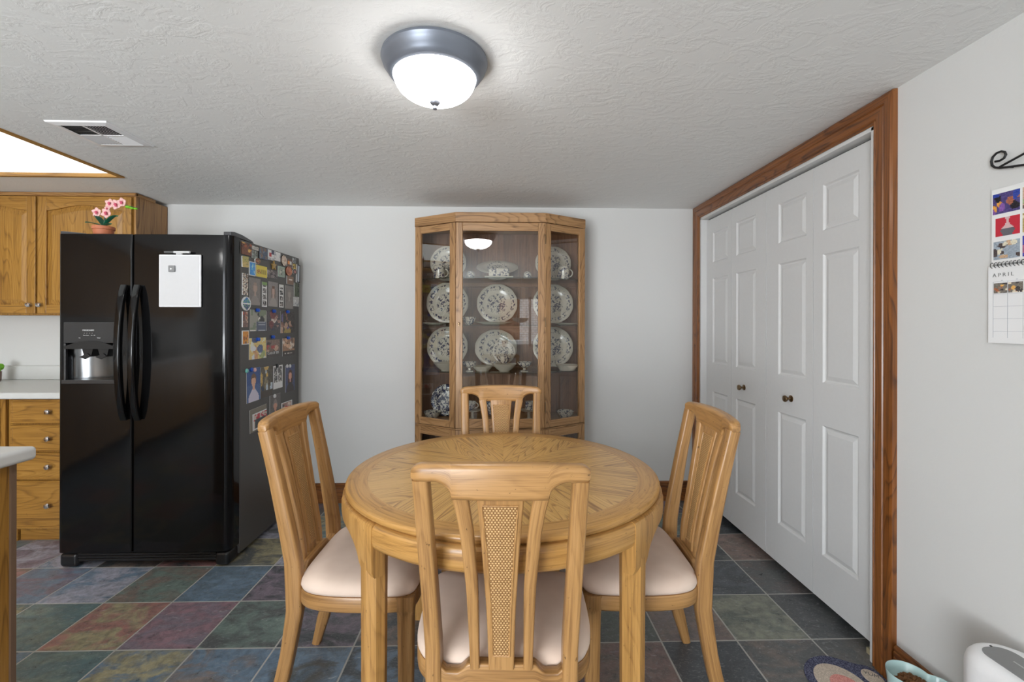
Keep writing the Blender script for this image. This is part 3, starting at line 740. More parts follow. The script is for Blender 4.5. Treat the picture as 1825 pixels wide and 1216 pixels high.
# ================================================================== CHINA CABINET
YF, YS, HX, HC = 2.83, 3.0, .562, .281       # front plane, side-corner plane, half width, half width of the middle bay
t = thing('china_cabinet', 'tall brown oak china cabinet with angled glass sides full of blue-white china', 'cabinet', (0, 3.1, 0)); o = t.location
dirv = Vector((HX-HC, YS-YF, 0)); LS = dirv.length; dirv.normalize(); nrm = Vector((dirv.y, -dirv.x, 0))   # right side facet, outward normal to the front
def facet_pt(s_, u, d, z):     # u along the facet from the middle bay, d depth inwards
    p = Vector((HC, YF, 0))+dirv*u-nrm*d; return (s_*p.x, p.y, z)
def facet_box(mb, s_, u0, u1, d0, d1, z0, z1, axis='z', mi=0):
    v = [facet_pt(s_, u, d, z) for u in (u0, u1) for d in (d0, d1) for z in (z0, z1)]
    L = [(u, d, z) for u in (u0, u1) for d in (d0, d1) for z in (z0, z1)]
    gc = [(z, u, d) if axis == 'z' else (u, z, d) for u, d, z in L]
    mb.add(v, [(0, 1, 3, 2), (4, 6, 7, 5), (0, 4, 5, 1), (2, 3, 7, 6), (0, 2, 6, 4), (1, 5, 7, 3)], 'z', mi, gc)
def plan(off=0, back=None): 
    b = YB-.003 if back is None else back
    return [(-HX-off, b), (-HX-off, YS-off*.5), (-HC-off*.25, YF-off), (HC+off*.25, YF-off), (HX+off, YS-off*.5), (HX+off, b)]
def inner(off, b): return [(-HX+off, b), (-HX+off, YS+off*.4), (-HC+off*.25, YF+off), (HC-off*.25, YF+off), (HX-off, YS+off*.4), (HX-off, b)]
ZJ, ZT = .610, 1.966
mb = MB(o); mb.prism(inner(.03, YB-.03), ZT-.062, ZT, 'xy', 'x')
def bandlet(mb, z0, z1, off=0, th=.022):
    mb.box((-HC-off*.25, YF-off, z0), (HC+off*.25, YF-off+th, z1), 'x')
    for s_ in (-1, 1): facet_box(mb, s_, 0, LS+off, -off, th, z0, z1, 'x')
    for s_ in (-1, 1): mb.box((s_*(HX+off), YS, z0), (s_*(HX-.02), YB-.003, z1), 'y')
bandlet(mb, ZT-.060, ZT, .003); mb.build('cornice', 'hutch_wood', t, bevel=.003)
mb = MB(o); bandlet(mb, ZJ-.004, ZJ+.003, -.004, .02)
for s_ in (-1, 1): mb.box((s_*HX, YS+.0, 0.03), (s_*(HX-.018), YB-.003, ZT-.06), 'z')
mb.prism(inner(.02, YB-.03), ZJ+.005, ZJ+.028, 'xy', 'x'); mb.prism(inner(.02, YB-.03), .06, .085, 'xy', 'x')
bandlet(mb, 0, .075, 0)
mb.build('carcass', 'hutch_wood', t)
mb = MB(o); mb.box((-HX+.01, YB-.02, .05), (HX-.01, YB-.008, ZT-.05), 'z')
for z in (1.559, 1.238, .945): mb.box((-HX+.03, YB-.045, z-.028), (HX-.03, YB-.02, z+.022), 'x')
mb.build('back_panel', 'hutch_inner', t)
# glazed door of the middle bay
zt = ZT-.063; zb_ = ZJ+.006; xg = .236; 
mb = MB(o)
mb.box((-HC+.002, YF, zb_), (-xg, YF+.02, zt), 'z'); mb.box((xg, YF, zb_), (HC-.002, YF+.02, zt), 'z')
mb.box((-xg, YF, zt-.052), (xg, YF+.02, zt), 'x'); mb.box((-xg, YF, zb_), (xg, YF+.02, zb_+.058), 'x')
dr = mb.build('door', 'hutch_wood', t, bevel=.003)
mb = MB(o); mb.box((-xg-.004, YF+.008, zb_+.052), (xg+.004, YF+.011, zt-.048)); mb.build('glass_pane', 'glass', dr)
mb = MB(o); mb.lathe([(.006, 0), (.006, -.004), (.004, -.006), (.0065, -.011), (.004, -.015)], (-.258, YF, 1.27), 14, 'y'); mb.box((-.2605, YF-.012, 1.255), (-.2555, YF-.008, 1.27)); mb.build('key', 'brass', dr, smooth=True)
for z in (.75, 1.28, 1.80):
    mb = MB(o); mb.tube([(HC+.001, YF-.003, z-.03), (HC+.001, YF-.003, z+.03)], .004, 8); mb.build('hinge', 'brass', dr, smooth=True)
# side panes
for s_ in (-1, 1):
    mb = MB(o); facet_box(mb, s_, .002, .046, 0, .02, zb_, zt); facet_box(mb, s_, LS-.046, LS, 0, .02, zb_, zt)
    facet_box(mb, s_, .046, LS-.046, 0, .02, zt-.045, zt, 'x'); facet_box(mb, s_, .046, LS-.046, 0, .02, zb_, zb_+.045, 'x')
    sp = mb.build('side_frame', 'hutch_wood', t, bevel=.003)
    mb = MB(o); facet_box(mb, s_, .042, LS-.042, .008, .011, zb_+.04, zt-.04); mb.build('glass_pane', 'glass', sp)
# lower cupboard
for s_ in (-1, 1):
    mb = MB(o); z0, z1 = .08, ZJ-.006
    facet_box(mb, s_, .002, .046, 0, .02, z0, z1); facet_box(mb, s_, LS-.046, LS, 0, .02, z0, z1)
    facet_box(mb, s_, .046, LS-.046, 0, .02, z1-.052, z1, 'x'); facet_box(mb, s_, .046, LS-.046, 0, .02, z0, z0+.05, 'x')
    ld = mb.build('lower_door', 'hutch_wood', t, bevel=.003)
    mb = MB(o); facet_box(mb, s_, .042, LS-.042, .008, .011, z0+.04, z1-.045); mb.build('glass_pane', 'glass', ld)
for s_ in (-1, 1):
    mb = MB(o); z0, z1 = .08, ZJ-.006; x0, x1 = (-HC+.002, -.002) if s_ < 0 else (.002, HC-.002)
    mb.box((x0, YF, z0), (x0+.05, YF+.02, z1)); mb.box((x1-.05, YF, z0), (x1, YF+.02, z1)); mb.box((x0+.05, YF, z1-.055), (x1-.05, YF+.02, z1), 'x'); mb.box((x0+.05, YF, z0), (x1-.05, YF+.02, z0+.055), 'x')
    mb.box((x0+.04, YF+.008, z0+.04), (x1-.04, YF+.014, z1-.04), 'z'); ld = mb.build('lower_door', 'hutch_wood', t, bevel=.003)
    mb = MB(o); mb.lathe([(.008, 0), (.006, -.008), (.012, -.014), (.008, -.022)], (s_*.03, YF, .5), 14, 'y'); mb.build('door_knob', 'brass', ld, smooth=True)
# glass shelves
SH = (1.565, 1.262, .962)
for z in SH:
    mb = MB(o); mb.prism(inner(.026, YB-.022), z-.006, z, 'xy', 'x'); mb.build('glass_shelf', 'shelf_glass', t)
ZD = ZJ+.0285

# ---- china (unit-size plates scaled; cups in metres)
def px_at(px, y):          # lateral position of a measured photo column at depth y
    a, b, u = ray(px, CY); return a*y/b
PLATE = [(0.0001, .02), (.50, .02), (.62, .035), (.68, .075), (.74, .09), (.96, .135), (1.0, .15), (.985, .165), (.74, .115), (.68, .10), (.60, .055), (.5, .045), (.0001, .045)]
def mesh_once(cache={}, **k): return cache
_pm = {}
def plate(label, px, zbase, r, y=3.135, mat='china_plate', sx=1.0, flat=False, name='plate', tilt=None, group=None, prof=PLATE):
    key = (mat, sx, name)
    if key not in _pm:
        mb = MB(); mb.lathe(prof, (0, 0, 0), 48, 'z', 0, .018 if mat == 'china_plate' else 0, 12, sx=sx); ob = mb.build(name, mat, smooth=True, angle=60); _pm[key] = ob.data
    else: ob = bpy.data.objects.new(name, _pm[key]); C.objects.link(ob)
    ob.scale = (r, r, r); x = px_at(px, y)
    if flat: ob.location = (x, y, zbase)
    else:
        tl = math.radians(78 if tilt is None else tilt)
        ob.rotation_euler = (tl, 0, 0); ob.location = (x, y+.0, zbase+r*math.sin(tl)+.001)
    return tag(ob, label, 'plate' if 'plate' in name or name == 'platter' else name.split('_')[-1], group)
def pot(label, name, cat, px, zb, y, prof, mat, handle=None, sx=1.0, sy=1.0):
    x = px_at(px, y); t_ = None
    mb = MB((x, y, zb)); mb.lathe([(r, zb+h) for r, h in prof], (x, y, 0), 32, sx=sx, sy=sy)
    if handle:
        t_ = thing(name, label, cat, (x, y, zb)); mb.build('body', mat, t_, smooth=True, angle=50)
        s_, r0, z0, z1 = handle; mb = MB((x, y, zb))
        n = 10; pts = [(x+s_*(r0-.002+.024*math.sin(PI*k/n)), y, zb+z0+(z1-z0)*(.5-.5*math.cos(PI*k/n))) for k in range(n+1)]
        mb.tube(pts, .0042, 8); mb.build('handle', 'china_plain', t_, smooth=True, angle=60); return t_
    return tag(mb.build(name, mat, smooth=True, angle=50), label, cat)
MUG = [(.030, 0), (.036, .003), (.0375, .02), (.0375, .086), (.0385, .088), (.036, .088), (.034, .02), (.001, .012)]
S1, S2, S3 = SH
plate('floral plate standing at the left end of the top shelf', 799, S1, .122)
plate('floral plate standing at the right end of the top shelf behind the mug', 985, S1, .122)
pot('floral mug at the left end of the top shelf', 'mug', 'mug', 783, S1, 3.03, MUG, 'china_cup', (1, .036, .02, .07))
pot('floral mug with handle at the right end of the top shelf', 'mug', 'mug', 1004.5, S1, 3.02, MUG, 'china_cup', (1, .037, .02, .07))
SHK = [(.022, 0), (.025, .004), (.0265, .022), (.024, .036), (.016, .046), (.001, .050)]
pot('small floral shaker at the left on the top middle shelf', 'salt_shaker', 'shaker', 838.5, S1, 2.96, SHK, 'china_cup')
pot('small floral shaker at the right on the top middle shelf', 'pepper_shaker', 'shaker', 940, S1, 2.96, SHK, 'china_cup')
plate('oval floral serving dish behind the butter dish on the top shelf', 886, S1+.035, .082, 3.15, sx=1.75, name='serving_plate', tilt=40)
x = px_at(889, 2.97); bt = thing('butter_dish', 'floral covered butter dish in the middle of the top shelf', 'dish', (x, 2.97, S1))
mb = MB(bt.location); mb.sweep([(x-.092, 2.97, S1+.008), (x+.092, 2.97, S1+.008)], .085, .014, right=(0, 1, 0), rnd=.4); mb.build('tray', 'china_plain', bt, smooth=True)
mb = MB(bt.location); mb.box((x-.068, 2.937, S1+.012), (x+.068, 3.003, S1+.070)); mb.build('lid', 'china_cup', bt, bevel=.014, seg=3)
plate('large scalloped floral plate at the left end of the second shelf', 798, S2+.008, .142)
plate('large scalloped floral plate in the middle of the second shelf', 886, S2+.008, .138)
plate('large scalloped floral plate at the right end of the second shelf', 985, S2+.008, .138)
plate('flat cream plate lying at the left end of the second shelf', 774, S2, .085, 3.03, 'china_plain', flat=True)
plate('flat cream plate lying in the middle of the second shelf', 880, S2, .125, 2.98, 'china_plain', flat=True)
plate('flat cream plate lying at the right end of the second shelf', 1009, S2, .085, 3.03, 'china_plain', flat=True)
CUP = [(.018, 0), (.022, .004), (.024, .008), (.036, .022), (.044, .044), (.0455, .052), (.0435, .052), (.036, .028), (.001, .010)]
FCUP = [(.026, 0), (.026, .004), (.010, .010), (.010, .022), (.026, .03), (.042, .044), (.048, .062), (.046, .062), (.038, .046), (.001, .03)]
pot('blue floral cup at the left of the second middle shelf', 'cup', 'cup', 836, S2, 2.95, CUP, 'china_cup')
x = px_at(903, 3.07)
plate('large scalloped floral plate at the left end of the third shelf', 798, S3+.012, .138)
plate('large oval floral platter in the middle of the third shelf', 884, S3+.012, .128, sx=1.12, name='platter')
plate('large scalloped floral plate at the right end of the third shelf', 985, S3+.012, .138)
plate('smaller floral plate leaning in front of the oval platter', 898, S3+.045, .075, 3.06)
BOWL = [(.035, 0), (.037, .004), (.060, .02), (.083, .046), (.088, .052), (.084, .052), (.058, .024), (.001, .008)]
pot('cream bowl at the left end of the third shelf', 'bowl', 'bowl', 796, S3, 2.995, BOWL, 'china_plain')
pot('blue footed cup at the left of the third middle shelf', 'footed_cup', 'cup', 837, S3, 2.93, FCUP, 'china_cup')
pot('low cream saucer bowl left of the centre of the third shelf', 'saucer_bowl', 'bowl', 860, S3, 2.96, [(.04, 0), (.045, .006), (.062, .024), (.068, .034), (.064, .034), (.045, .012), (.001, .008)], 'china_plain')
pot('cream bowl in the middle of the third shelf', 'bowl', 'bowl', 899, S3, 2.94, [(r*.92, h*.95) for r, h in BOWL], 'china_plain')
pot('floral cup sitting in the cream middle bowl of the third shelf', 'cup', 'cup', 898, S3+.050, 2.94, [(r*1.05, h*.95) for r, h in CUP], 'china_cup')
pot('blue footed cup at the right of the third middle shelf', 'footed_cup', 'cup', 935, S3, 2.93, FCUP, 'china_cup')
pot('shallow cream bowl at the right end of the third shelf', 'bowl', 'bowl', 1011, S3, 3.01, [(.05, 0), (.055, .006), (.07, .028), (.078, .036), (.074, .036), (.055, .012), (.001, .008)], 'china_plain')
plate('densely patterned blue plate standing at the left of the cabinet floor', 797, ZD, .108, 3.12, 'china_dense')
plate('densely patterned blue plate behind the chair in the middle of the cabinet floor', 880, ZD, .09, 3.12, 'china_dense')
pot('small patterned bowl at the left of the cabinet floor', 'bowl', 'bowl', 771, ZD, 3.03, [(.028, 0), (.032, .004), (.048, .026), (.060, .048), (.057, .048), (.044, .026), (.001, .01)], 'china_cup')
pot('small patterned bowl at the right of the cabinet floor', 'bowl', 'bowl', 1008, ZD, 3.03, [(.028, 0), (.032, .004), (.048, .026), (.060, .048), (.057, .048), (.044, .026), (.001, .01)], 'china_cup')
STAND = [(.035, 0), (.030, .006), (.012, .014), (.010, .05), (.014, .056), (.055, .062), (.060, .068), (.014, .064), (.001, .064)]
pot('raised cream saucer stand at the left of the cabinet floor', 'saucer_stand', 'stand', 842, ZD, 2.97, STAND, 'china_plain')
pot('white handled teacup on the left saucer stand', 'teacup', 'cup', 838, ZD+.069, 2.97, [(r*.85, h) for r, h in CUP], 'china_cup', (1, .032, .01, .046))
pot('raised cream saucer stand at the right of the cabinet floor', 'saucer_stand', 'stand', 943, ZD, 2.97, STAND, 'china_plain')
pot('straight-sided floral cup on the right saucer stand', 'teacup', 'cup', 945, ZD+.069, 2.97, [(.028, 0), (.031, .004), (.032, .05), (.033, .052), (.030, .052), (.029, .01), (.001, .006)], 'china_cup')

# ================================================================== FRIDGE
FXL, FXR, FYB, FY0, FZ = -2.280, -1.400, 3.185, 2.475, 1.722
t = thing('refrigerator', 'black side-by-side refrigerator with water dispenser and magnet-covered side', 'refrigerator', ((FXL+FXR)/2, 2.8, 0)); o = t.location
mb = MB(o); mb.box((FXL+.004, FY0, .03), (FXR, FYB, FZ)); mb.build('body', 'fridge_side', t, bevel=.004)
def fdoor(x0, x1, name, rl, rr):
    """door slab: plan outline with rounded outer corners and a slight bow"""
    pts = []; yb_, yf = FY0-.004, 2.386
    def arc(cx, cy, r, a0, a1, n=8): return [(cx+r*math.cos(a0+(a1-a0)*k/n), cy+r*math.sin(a0+(a1-a0)*k/n)) for k in range(n+1)]
    pts = [(x1, yb_), (x0, yb_)]+arc(x0+rl, yf+rl, rl, PI, 1.5*PI)+[(x0+rl+(x1-x0-rl-rr)*k/10, yf-.005*math.sin(PI*k/10)) for k in range(1, 10)]+arc(x1-rr, yf+rr, rr, 1.5*PI, 2*PI)
    mb = MB(o); mb.prism(pts, .085, 1.727, 'xy'); return mb.build(name, 'black_gloss', t, smooth=True, angle=40)
XM = -1.897
dl = fdoor(FXL, XM-.003, 'freezer_door', .03, .008); dr = fdoor(XM+.003, FXR-.002, 'fridge_door', .008, .040)
mb = MB(o); mb.box((-2.222, 2.30, .975), (-1.975, 2.452, 1.165)); cut = mb.build('cutter', 'dark', t); bpy.context.view_layer.update(); bool_diff(dl, cut)
dl.data.polygons.foreach_set('use_smooth', [True]*len(dl.data.polygons)); dl.data.set_sharp_from_angle(angle=math.radians(35))
# handles
for hx in (-1.930, -1.862):
    n = 22; z0, z1 = .772, 1.462; pts = []; 
    for k in range(n+1):
        u = k/n; b = math.sin(PI*u)**.62 if 0 < u < 1 else 0; pts.append((hx, 2.376-.040*b, z0+(z1-z0)*u))
    mb = MB(o); mb.sweep(pts, .034, [.018+.012*math.sin(PI*k/n) for k in range(n+1)], rnd=.32, seg=4); mb.build('handle', 'black_gloss', dl if hx < XM else dr, smooth=True, angle=50)
# dispenser
HOOD = plain('matt_black_plastic', (.006, .006, .006, 1), .55)
disp = MB(o)
fx0, fx1, fz0, fz1, yf = -2.232, -1.967, .958, 1.272, 2.372
disp.box((fx0, yf, 1.165), (fx1, 2.388, fz1)); disp.box((fx0, yf, fz0), (fx0+.010, 2.388, 1.165)); disp.box((fx1-.010, yf, fz0), (fx1, 2.388, 1.165)); disp.box((fx0, yf-.012, fz0), (fx1, 2.40, .978))
dp = disp.build('dispenser_panel', plain('dark_grey_panel', (.035, .035, .036, 1), .2), dl, bevel=.003)
mb = MB(o); mb.add([(fx0+.01+.245*k/16, yf-.001, 1.166) for k in range(17)]+[(fx0+.01+.245*k/16, yf-.001, 1.125+.042*math.sin(PI*k/16)**.6*1.0) for k in range(17)], [])
vs_ = [(fx0+.010+.245*k/20, yf-.0015, 1.178+.004*math.sin(PI*k/20)) for k in range(21)]+[(fx0+.010+.245*k/20, yf-.0015, 1.130+.030*abs(math.cos(PI*k/20))*0+.0) for k in range(21)]
mb = MB(o)
arc_t = [(fx0+.006+.253*k/20, 1.148+.030*math.sin(PI*k/20)) for k in range(21)]
mb.prism([(fx0+.006, 1.135)]+arc_t+[(fx1-.006, 1.135)], yf-.004, yf+.02, 'xz'); mb.build('hood', HOOD, dp)
# curved metal recess
mb = MB(o); v = []; f = []; n = 20
for k in range(n+1):
    a = PI*k/n; v += [(-2.0985-.1225*math.cos(a), 2.386+.062*math.sin(a)**.8, .976), (-2.0985-.1225*math.cos(a), 2.386+.062*math.sin(a)**.8, 1.165)]
for k in range(n): f.append((2*k, 2*k+1, 2*k+3, 2*k+2))
f.append(tuple(range(0, 2*n+2, 2))); f.append(tuple(range(2*n+1, -1, -2)))
mb.add(v, f); mb.build('recess_lining', plain('dark_chrome', (.17, .175, .18, 1), .2, 1), dp, smooth=True, angle=50, recalc=False)
mb = MB(o)
for cx in (-2.125, -2.045):
    mb.prism([(cx-.030, 1.150), (cx+.032, 1.150), (cx+.020, 1.096), (cx-.014, 1.092)], 2.385, 2.43, 'xz'); mb.prism([(cx-.034, 1.094), (cx+.006, 1.112), (cx+.022, 1.098), (cx-.004, 1.082)], 2.378, 2.384, 'xz')
mb.build('paddle', HOOD, dp)
text('FRIGIDAIRE', .0115, 'marker_white', dp, Vector((-2.107, yf-.0012, 1.2275))-o, (PI/2, 0, 0))
text('Filter Reset', .0062, 'marker_white', dp, Vector((-2.118, yf-.0012, 1.2035))-o, (PI/2, 0, 0)); text('On   Off', .0062, 'marker_white', dp, Vector((-2.083, yf-.0012, 1.2035))-o, (PI/2, 0, 0))
text('Ice', .0068, 'marker_white', dp, Vector((-2.150, yf-.0012, 1.190))-o, (PI/2, 0, 0)); text('Water', .0068, 'marker_white', dp, Vector((-2.054, yf-.0012, 1.190))-o, (PI/2, 0, 0))
mb = MB(o)
for xx in (-2.128, -2.115, -2.102, -2.089): mb.box((xx, yf-.001, 1.215), (xx+.002, yf, 1.217))
mb.build('indicator', 'marker_white', dp)
# grille and feet, hinge covers
mb = MB(o); mb.box((FXL+.09, 2.405, .03), (FXR-.07, 2.47, .082)); 
for k in range(3): mb.box((FXL+.10, 2.398, .038+.014*k), (FXR-.08, 2.405, .046+.014*k), 'x')
mb.build('grille', 'black_plastic', t, bevel=.002)
for x0, x1 in ((FXL+.005, FXL+.10), (FXR-.085, FXR-.012)):
    mb = MB(o); mb.box((x0, 2.393, .004), (x1, 2.50, .078)); mb.build('foot_cover', 'black_plastic', t, bevel=.02, seg=4)
for x0, x1, nm in ((FXL+.005, FXL+.15, 1), (FXR-.045, FXR-.004, 2)):
    mb = MB(o)
    if nm == 1: mb.prism([(x0, 1.7285), (x1, 1.7285), (x1-.02, 1.733), (x0+.04, 1.742), (x0, 1.744)], 2.40, 2.52, 'xz')
    else:
        mb.prism([(2.40, 1.7285), (2.62, 1.723), (2.60, 1.735), (2.50, 1.750), (2.43, 1.752), (2.40, 1.747)], x0, x1, 'yz')
    mb.build('hinge_cover', plain('grey_black_plastic_%d' % nm, (.05, .05, .055, 1), .3), t, bevel=.003)
# whiteboard
WBX0, WBX1, WBZ0, WBZ1, WY = -1.755, -1.542, 1.351, 1.622, 2.3795
t2 = thing('whiteboard', 'small white magnetic dry-erase board on the fridge door', 'whiteboard', ((WBX0+WBX1)/2, WY, WBZ0)); o2 = t2.location
mb = MB(o2); mb.box((WBX0, WY-.008, WBZ0), (WBX1, WY-.0002, WBZ1)); mb.build('frame', plain('white_frame', (.80, .80, .81, 1), .4), t2, bevel=.004)
mb = MB(o2); mb.box((WBX0+.008, WY-.0088, WBZ0+.008), (WBX1-.008, WY-.007, WBZ1-.008)); mb.build('board', plain('whiteboard_face', (.68, .68, .69, 1), .25), t2)
mb = MB(o2); mb.box((-1.665, WY-.014, WBZ1-.002), (-1.635, WY-.001, WBZ1+.014)); mb.build('clip', 'marker_white', t2, bevel=.003)
t2 = thing('marker_pen', 'white marker with black cap clipped above the whiteboard', 'marker', (-1.655, WY-.012, WBZ1+.012)); o2 = t2.location
mb = MB(o2); mb.tube([(-1.67, WY-.019, WBZ1+.010), (-1.590, WY-.019, WBZ1+.010)], .0058, 12); mb.build('barrel', 'marker_white', t2, smooth=True)
mb = MB(o2); mb.tube([(-1.718, WY-.019, WBZ1+.010), (-1.67, WY-.019, WBZ1+.010)], [.0048, .0062], 12); mb.build('cap', 'grey_plastic', t2, smooth=True)
t2 = thing('square_magnet', 'small dark grey square magnet on the whiteboard', 'magnet', (-1.6855, WY-.009, 1.530)); o2 = t2.location
mb = MB(o2); mb.box((-1.703, WY-.0155, 1.531), (-1.669, WY-.009, 1.565)); mb.build('body', 'mid_grey', t2, bevel=.004)
mb = MB(o2); mb.prism([(-1.692, 1.552), (-1.692, 1.542), (-1.682, 1.547)], WY-.0162, WY-.0154, 'xz'); mb.build('arrow_mark', 'white_satin', t2)
# orchid on the fridge
t2 = thing('potted_orchid', 'pink orchid with dark green leaves in a terracotta pot on the fridge', 'plant', (-2.142, 2.5, FZ)); o2 = t2.location
cx, cy = -2.142, 2.50
mb = MB(o2); mb.lathe([(.034, FZ), (.040, FZ+.01), (.045, FZ+.048), (.049, FZ+.05), (.049, FZ+.066), (.043, FZ+.066), (.041, FZ+.055), (.001, FZ+.055)], (cx, cy, 0), 28); mb.build('pot', 'terracotta', t2, smooth=True)
mb = MB(o2)
for dx, dz, L_, w_, up in ((-.075, .0, 1, .018, .02), (.075, .0, 1, .016, .055), (-.035, 0, 1, .022, .055), (.045, 0, 1, .018, .012)):
    n = 8; v = []; f = []
    for k in range(n+1):
        u = k/n; x = cx+dx*u*(1.15); z = FZ+.066+up*math.sin(u*PI*.55)*1.0; hw_ = w_*math.sin(PI*min(1, u*.93+.07))**.7+.001; y = cy-.012*u
        v += [(x, y-hw_, z+.004), (x, y, z-.001), (x, y+hw_, z+.006), (x, y, z+.004)]
    for k in range(n):
        for q in range(4): f.append((4*k+q, 4*k+(q+1) % 4, 4*k+4+(q+1) % 4, 4*k+4+q))
    f += [(3, 2, 1, 0), (4*n, 4*n+1, 4*n+2, 4*n+3)]
    mb.add(v, f)
mb.build('leaf', 'leaf', t2, smooth=True, angle=60)
mb = MB(o2); mb.tube([(cx+.004, cy, FZ+.06), (cx+.006, cy, FZ+.12), (cx+.018, cy-.003, FZ+.158), (cx+.055, cy-.006, FZ+.180), (cx+.10, cy-.008, FZ+.188), (cx+.15, cy-.008, FZ+.176), (cx+.19, cy-.008, FZ+.165)], [.005, .004, .0025, .002, .002, .002, .0015], 8)
mb.tube([(cx+.006, cy, FZ+.12), (cx-.012, cy-.004, FZ+.14), (cx-.030, cy-.006, FZ+.146)], .002, 6)
mb.build('stem', plain('dark_green_stem', srgb(60, 84, 60), .5), t2, smooth=True)
def flower(x, z, s_, rot):
    mb = MB(o2)
    x += .014; s_ *= 1.2
    for k in range(5):
        a = rot+2*PI*k/5; n = 6; v = []; f = []
        ca, sa = math.cos(a), math.sin(a)
        for q in range(n+1):
            u = q/n; L_ = s_*u; w_ = s_*.58*math.sin(PI*min(1, u*.9+.1))**.8
            for sg in (-1, 1): v.append((x+ca*L_-sa*w_*sg*.8, cy-.016-.006*u+.004*abs(sg*w_)/s_, z+sa*L_+ca*w_*sg*.8))
        for q in range(n): f.append((2*q, 2*q+1, 2*q+3, 2*q+2))
        mb.add(v, f)
    fo = mb.build('flower', 'petal', t2, smooth=True, recalc=False)
    md = fo.modifiers.new('thick', 'SOLIDIFY'); md.thickness = .002
    mb = MB(o2); mb.ball((x, cy-.024, z), s_*.26, (1, .9, 1), 8, 6)
    mb.ball((x+.1*s_, cy-.026, z-.32*s_), s_*.16, (1.3, .8, 1), 8, 6); mb.build('flower_core', 'petal_core', fo, smooth=True)
for x, z, s_, r_ in ((-2.176, FZ+.140, .022, .3), (-2.126, FZ+.136, .024, 1.0), (-2.108, FZ+.188, .022, .1), (-2.075, FZ+.182, .024, .7), (-2.045, FZ+.194, .022, .4), (-2.120, FZ+.160, .014, .2)): flower(x, z, s_, r_)
mb = MB(o2)
for x, z, r_ in ((-2.005, FZ+.172, .010), (-1.985, FZ+.166, .008), (-1.965, FZ+.163, .007)): mb.ball((x, cy-.01, z), r_, (1.5, 1, .8), 8, 6)
mb.build('bud', 'lime', t2, smooth=True)

# ---- prints and magnets on the fridge side
def fc(c): return srgb(*[min(238, q*1.14) for q in c])  # print colours raised to make up for weak light on the fridge side
def portrait(bg, hair, skin, shirt, long=False, bgt=None):
    def f(u, v):
        x, y = u-.5, v
        if (x/.15)**2+((y-.60)/.165)**2 < 1: 
            if y > .70: return hair
            return skin
        if (x/.205)**2+((y-.64)/.20)**2 < 1 and y > .56: return hair
        if long and abs(x) < .25 and .32 < y < .66 and abs(x) > .12: return hair
        if abs(x) < .065 and .34 < y < .5: return skin
        if y < .38-.9*max(0, abs(x)-.10)**1.2*1.2 and abs(x) < .40: return shirt
        k = R.uniform(-5, 5); return tuple(max(0, min(255, c+k)) for c in (bgt if bgt and y > .5 else bg))
    return f
def scene(pal, seed, band=None, frame=None):
    rr = random.Random(seed); bl = [(rr.random(), rr.random(), rr.uniform(.06, .2), rr.uniform(.06, .24), rr.choice(pal)) for _ in range(16)]
    def f(u, v):
        if frame and (u < .09 or u > .91 or v < .08 or v > .92): return frame
        if band and v < band[0]:
            return band[2] if (band[0]*.35 < v < band[0]*.5 or band[0]*.65 < v < band[0]*.78) and .15 < u < .85 and rr.random() > .3 else band[1]
        c = pal[0]
        for x, y, a, b, q in bl:
            if ((u-x)/a)**2+((v-y)/b)**2 < 1: c = q
        k = rr.uniform(-12, 12); return tuple(max(0, min(255, w+k)) for w in c)
    return f
def strip(seed, top=None):
    rr = random.Random(seed)
    def f(u, v):
        if top and v > .88: return top
        if u < .14 or u > .86 or int(v*24) % 6 == 0: return (225, 225, 222)
        return rr.choice([(40, 40, 42), (80, 78, 78), (150, 146, 144), (196, 190, 186), (60, 58, 60)])
    return f
def paint(ob, faces_col):
    me = ob.data; at = me.attributes.new('col', 'FLOAT_COLOR', 'CORNER'); flat = []
    for p, c in zip(me.polygons, faces_col):
        for _ in range(p.loop_total): flat += list(c)
    at.data.foreach_set('color', flat)
SIDEX = FXR
def card(name, label, cat, y0, y1, z0, z1, fn, plane='x', at=SIDEX, th=.0016, nx=14, nz=18, shape='rect', edge=(225, 222, 216), group=None, tilt=0, parent=None):
    """thin printed card hanging on a plane; the print is painted face by face"""
    cy, cz = (y0+y1)/2, (z0+z1)/2; hy, hz = (y1-y0)/2, (z1-z0)/2; sgn = 1 if plane == 'x' else -1
    ori = Vector((at, cy, cz)); base = parent.location if parent else ori
    mb = MB(base); cols = []
    for i in range(nx):
        for j in range(nz):
            v = []
            for du, dv in ((0, 0), (1, 0), (1, 1), (0, 1)):
                u, w = (i+du)/nx*2-1, (j+dv)/nz*2-1
                if shape == 'oval': u, w = u*math.sqrt(1-w*w/2), w*math.sqrt(1-u*u/2)
                y, z = u*hy, w*hz; y, z = y*math.cos(tilt)-z*math.sin(tilt), y*math.sin(tilt)+z*math.cos(tilt)
                v.append((at+sgn*th, cy+y, cz+z))
            if sgn < 0: v.reverse()
            mb.add(v, [(0, 1, 2, 3)]); uu = (i+.5)/nx; 
            if sgn < 0: uu = 1-uu
            cols.append(fc(fn(uu, (j+.5)/nz)))
    n = 32 if shape == 'oval' else 4
    per = []
    for k in range(n):
        if shape == 'oval': u, w = math.cos(2*PI*k/n), math.sin(2*PI*k/n)
        else: u, w = ((-1, -1), (1, -1), (1, 1), (-1, 1))[k]
        y, z = u*hy, w*hz; per.append((cy+y*math.cos(tilt)-z*math.sin(tilt), cz+y*math.sin(tilt)+z*math.cos(tilt)))
    v = [(at+sgn*.0001, y, z) for y, z in per]+[(at+sgn*th, y, z) for y, z in per]
    f = [(k, (k+1) % n, n+(k+1) % n, n+k) for k in range(n)]+[tuple(range(n-1, -1, -1))]
    mb.add(v, f); cols += [fc(edge)]*(n+1)
    ob = mb.build(name, 'print', parent, recalc=False); paint(ob, cols)
    return ob if parent else tag(ob, label, cat, group)
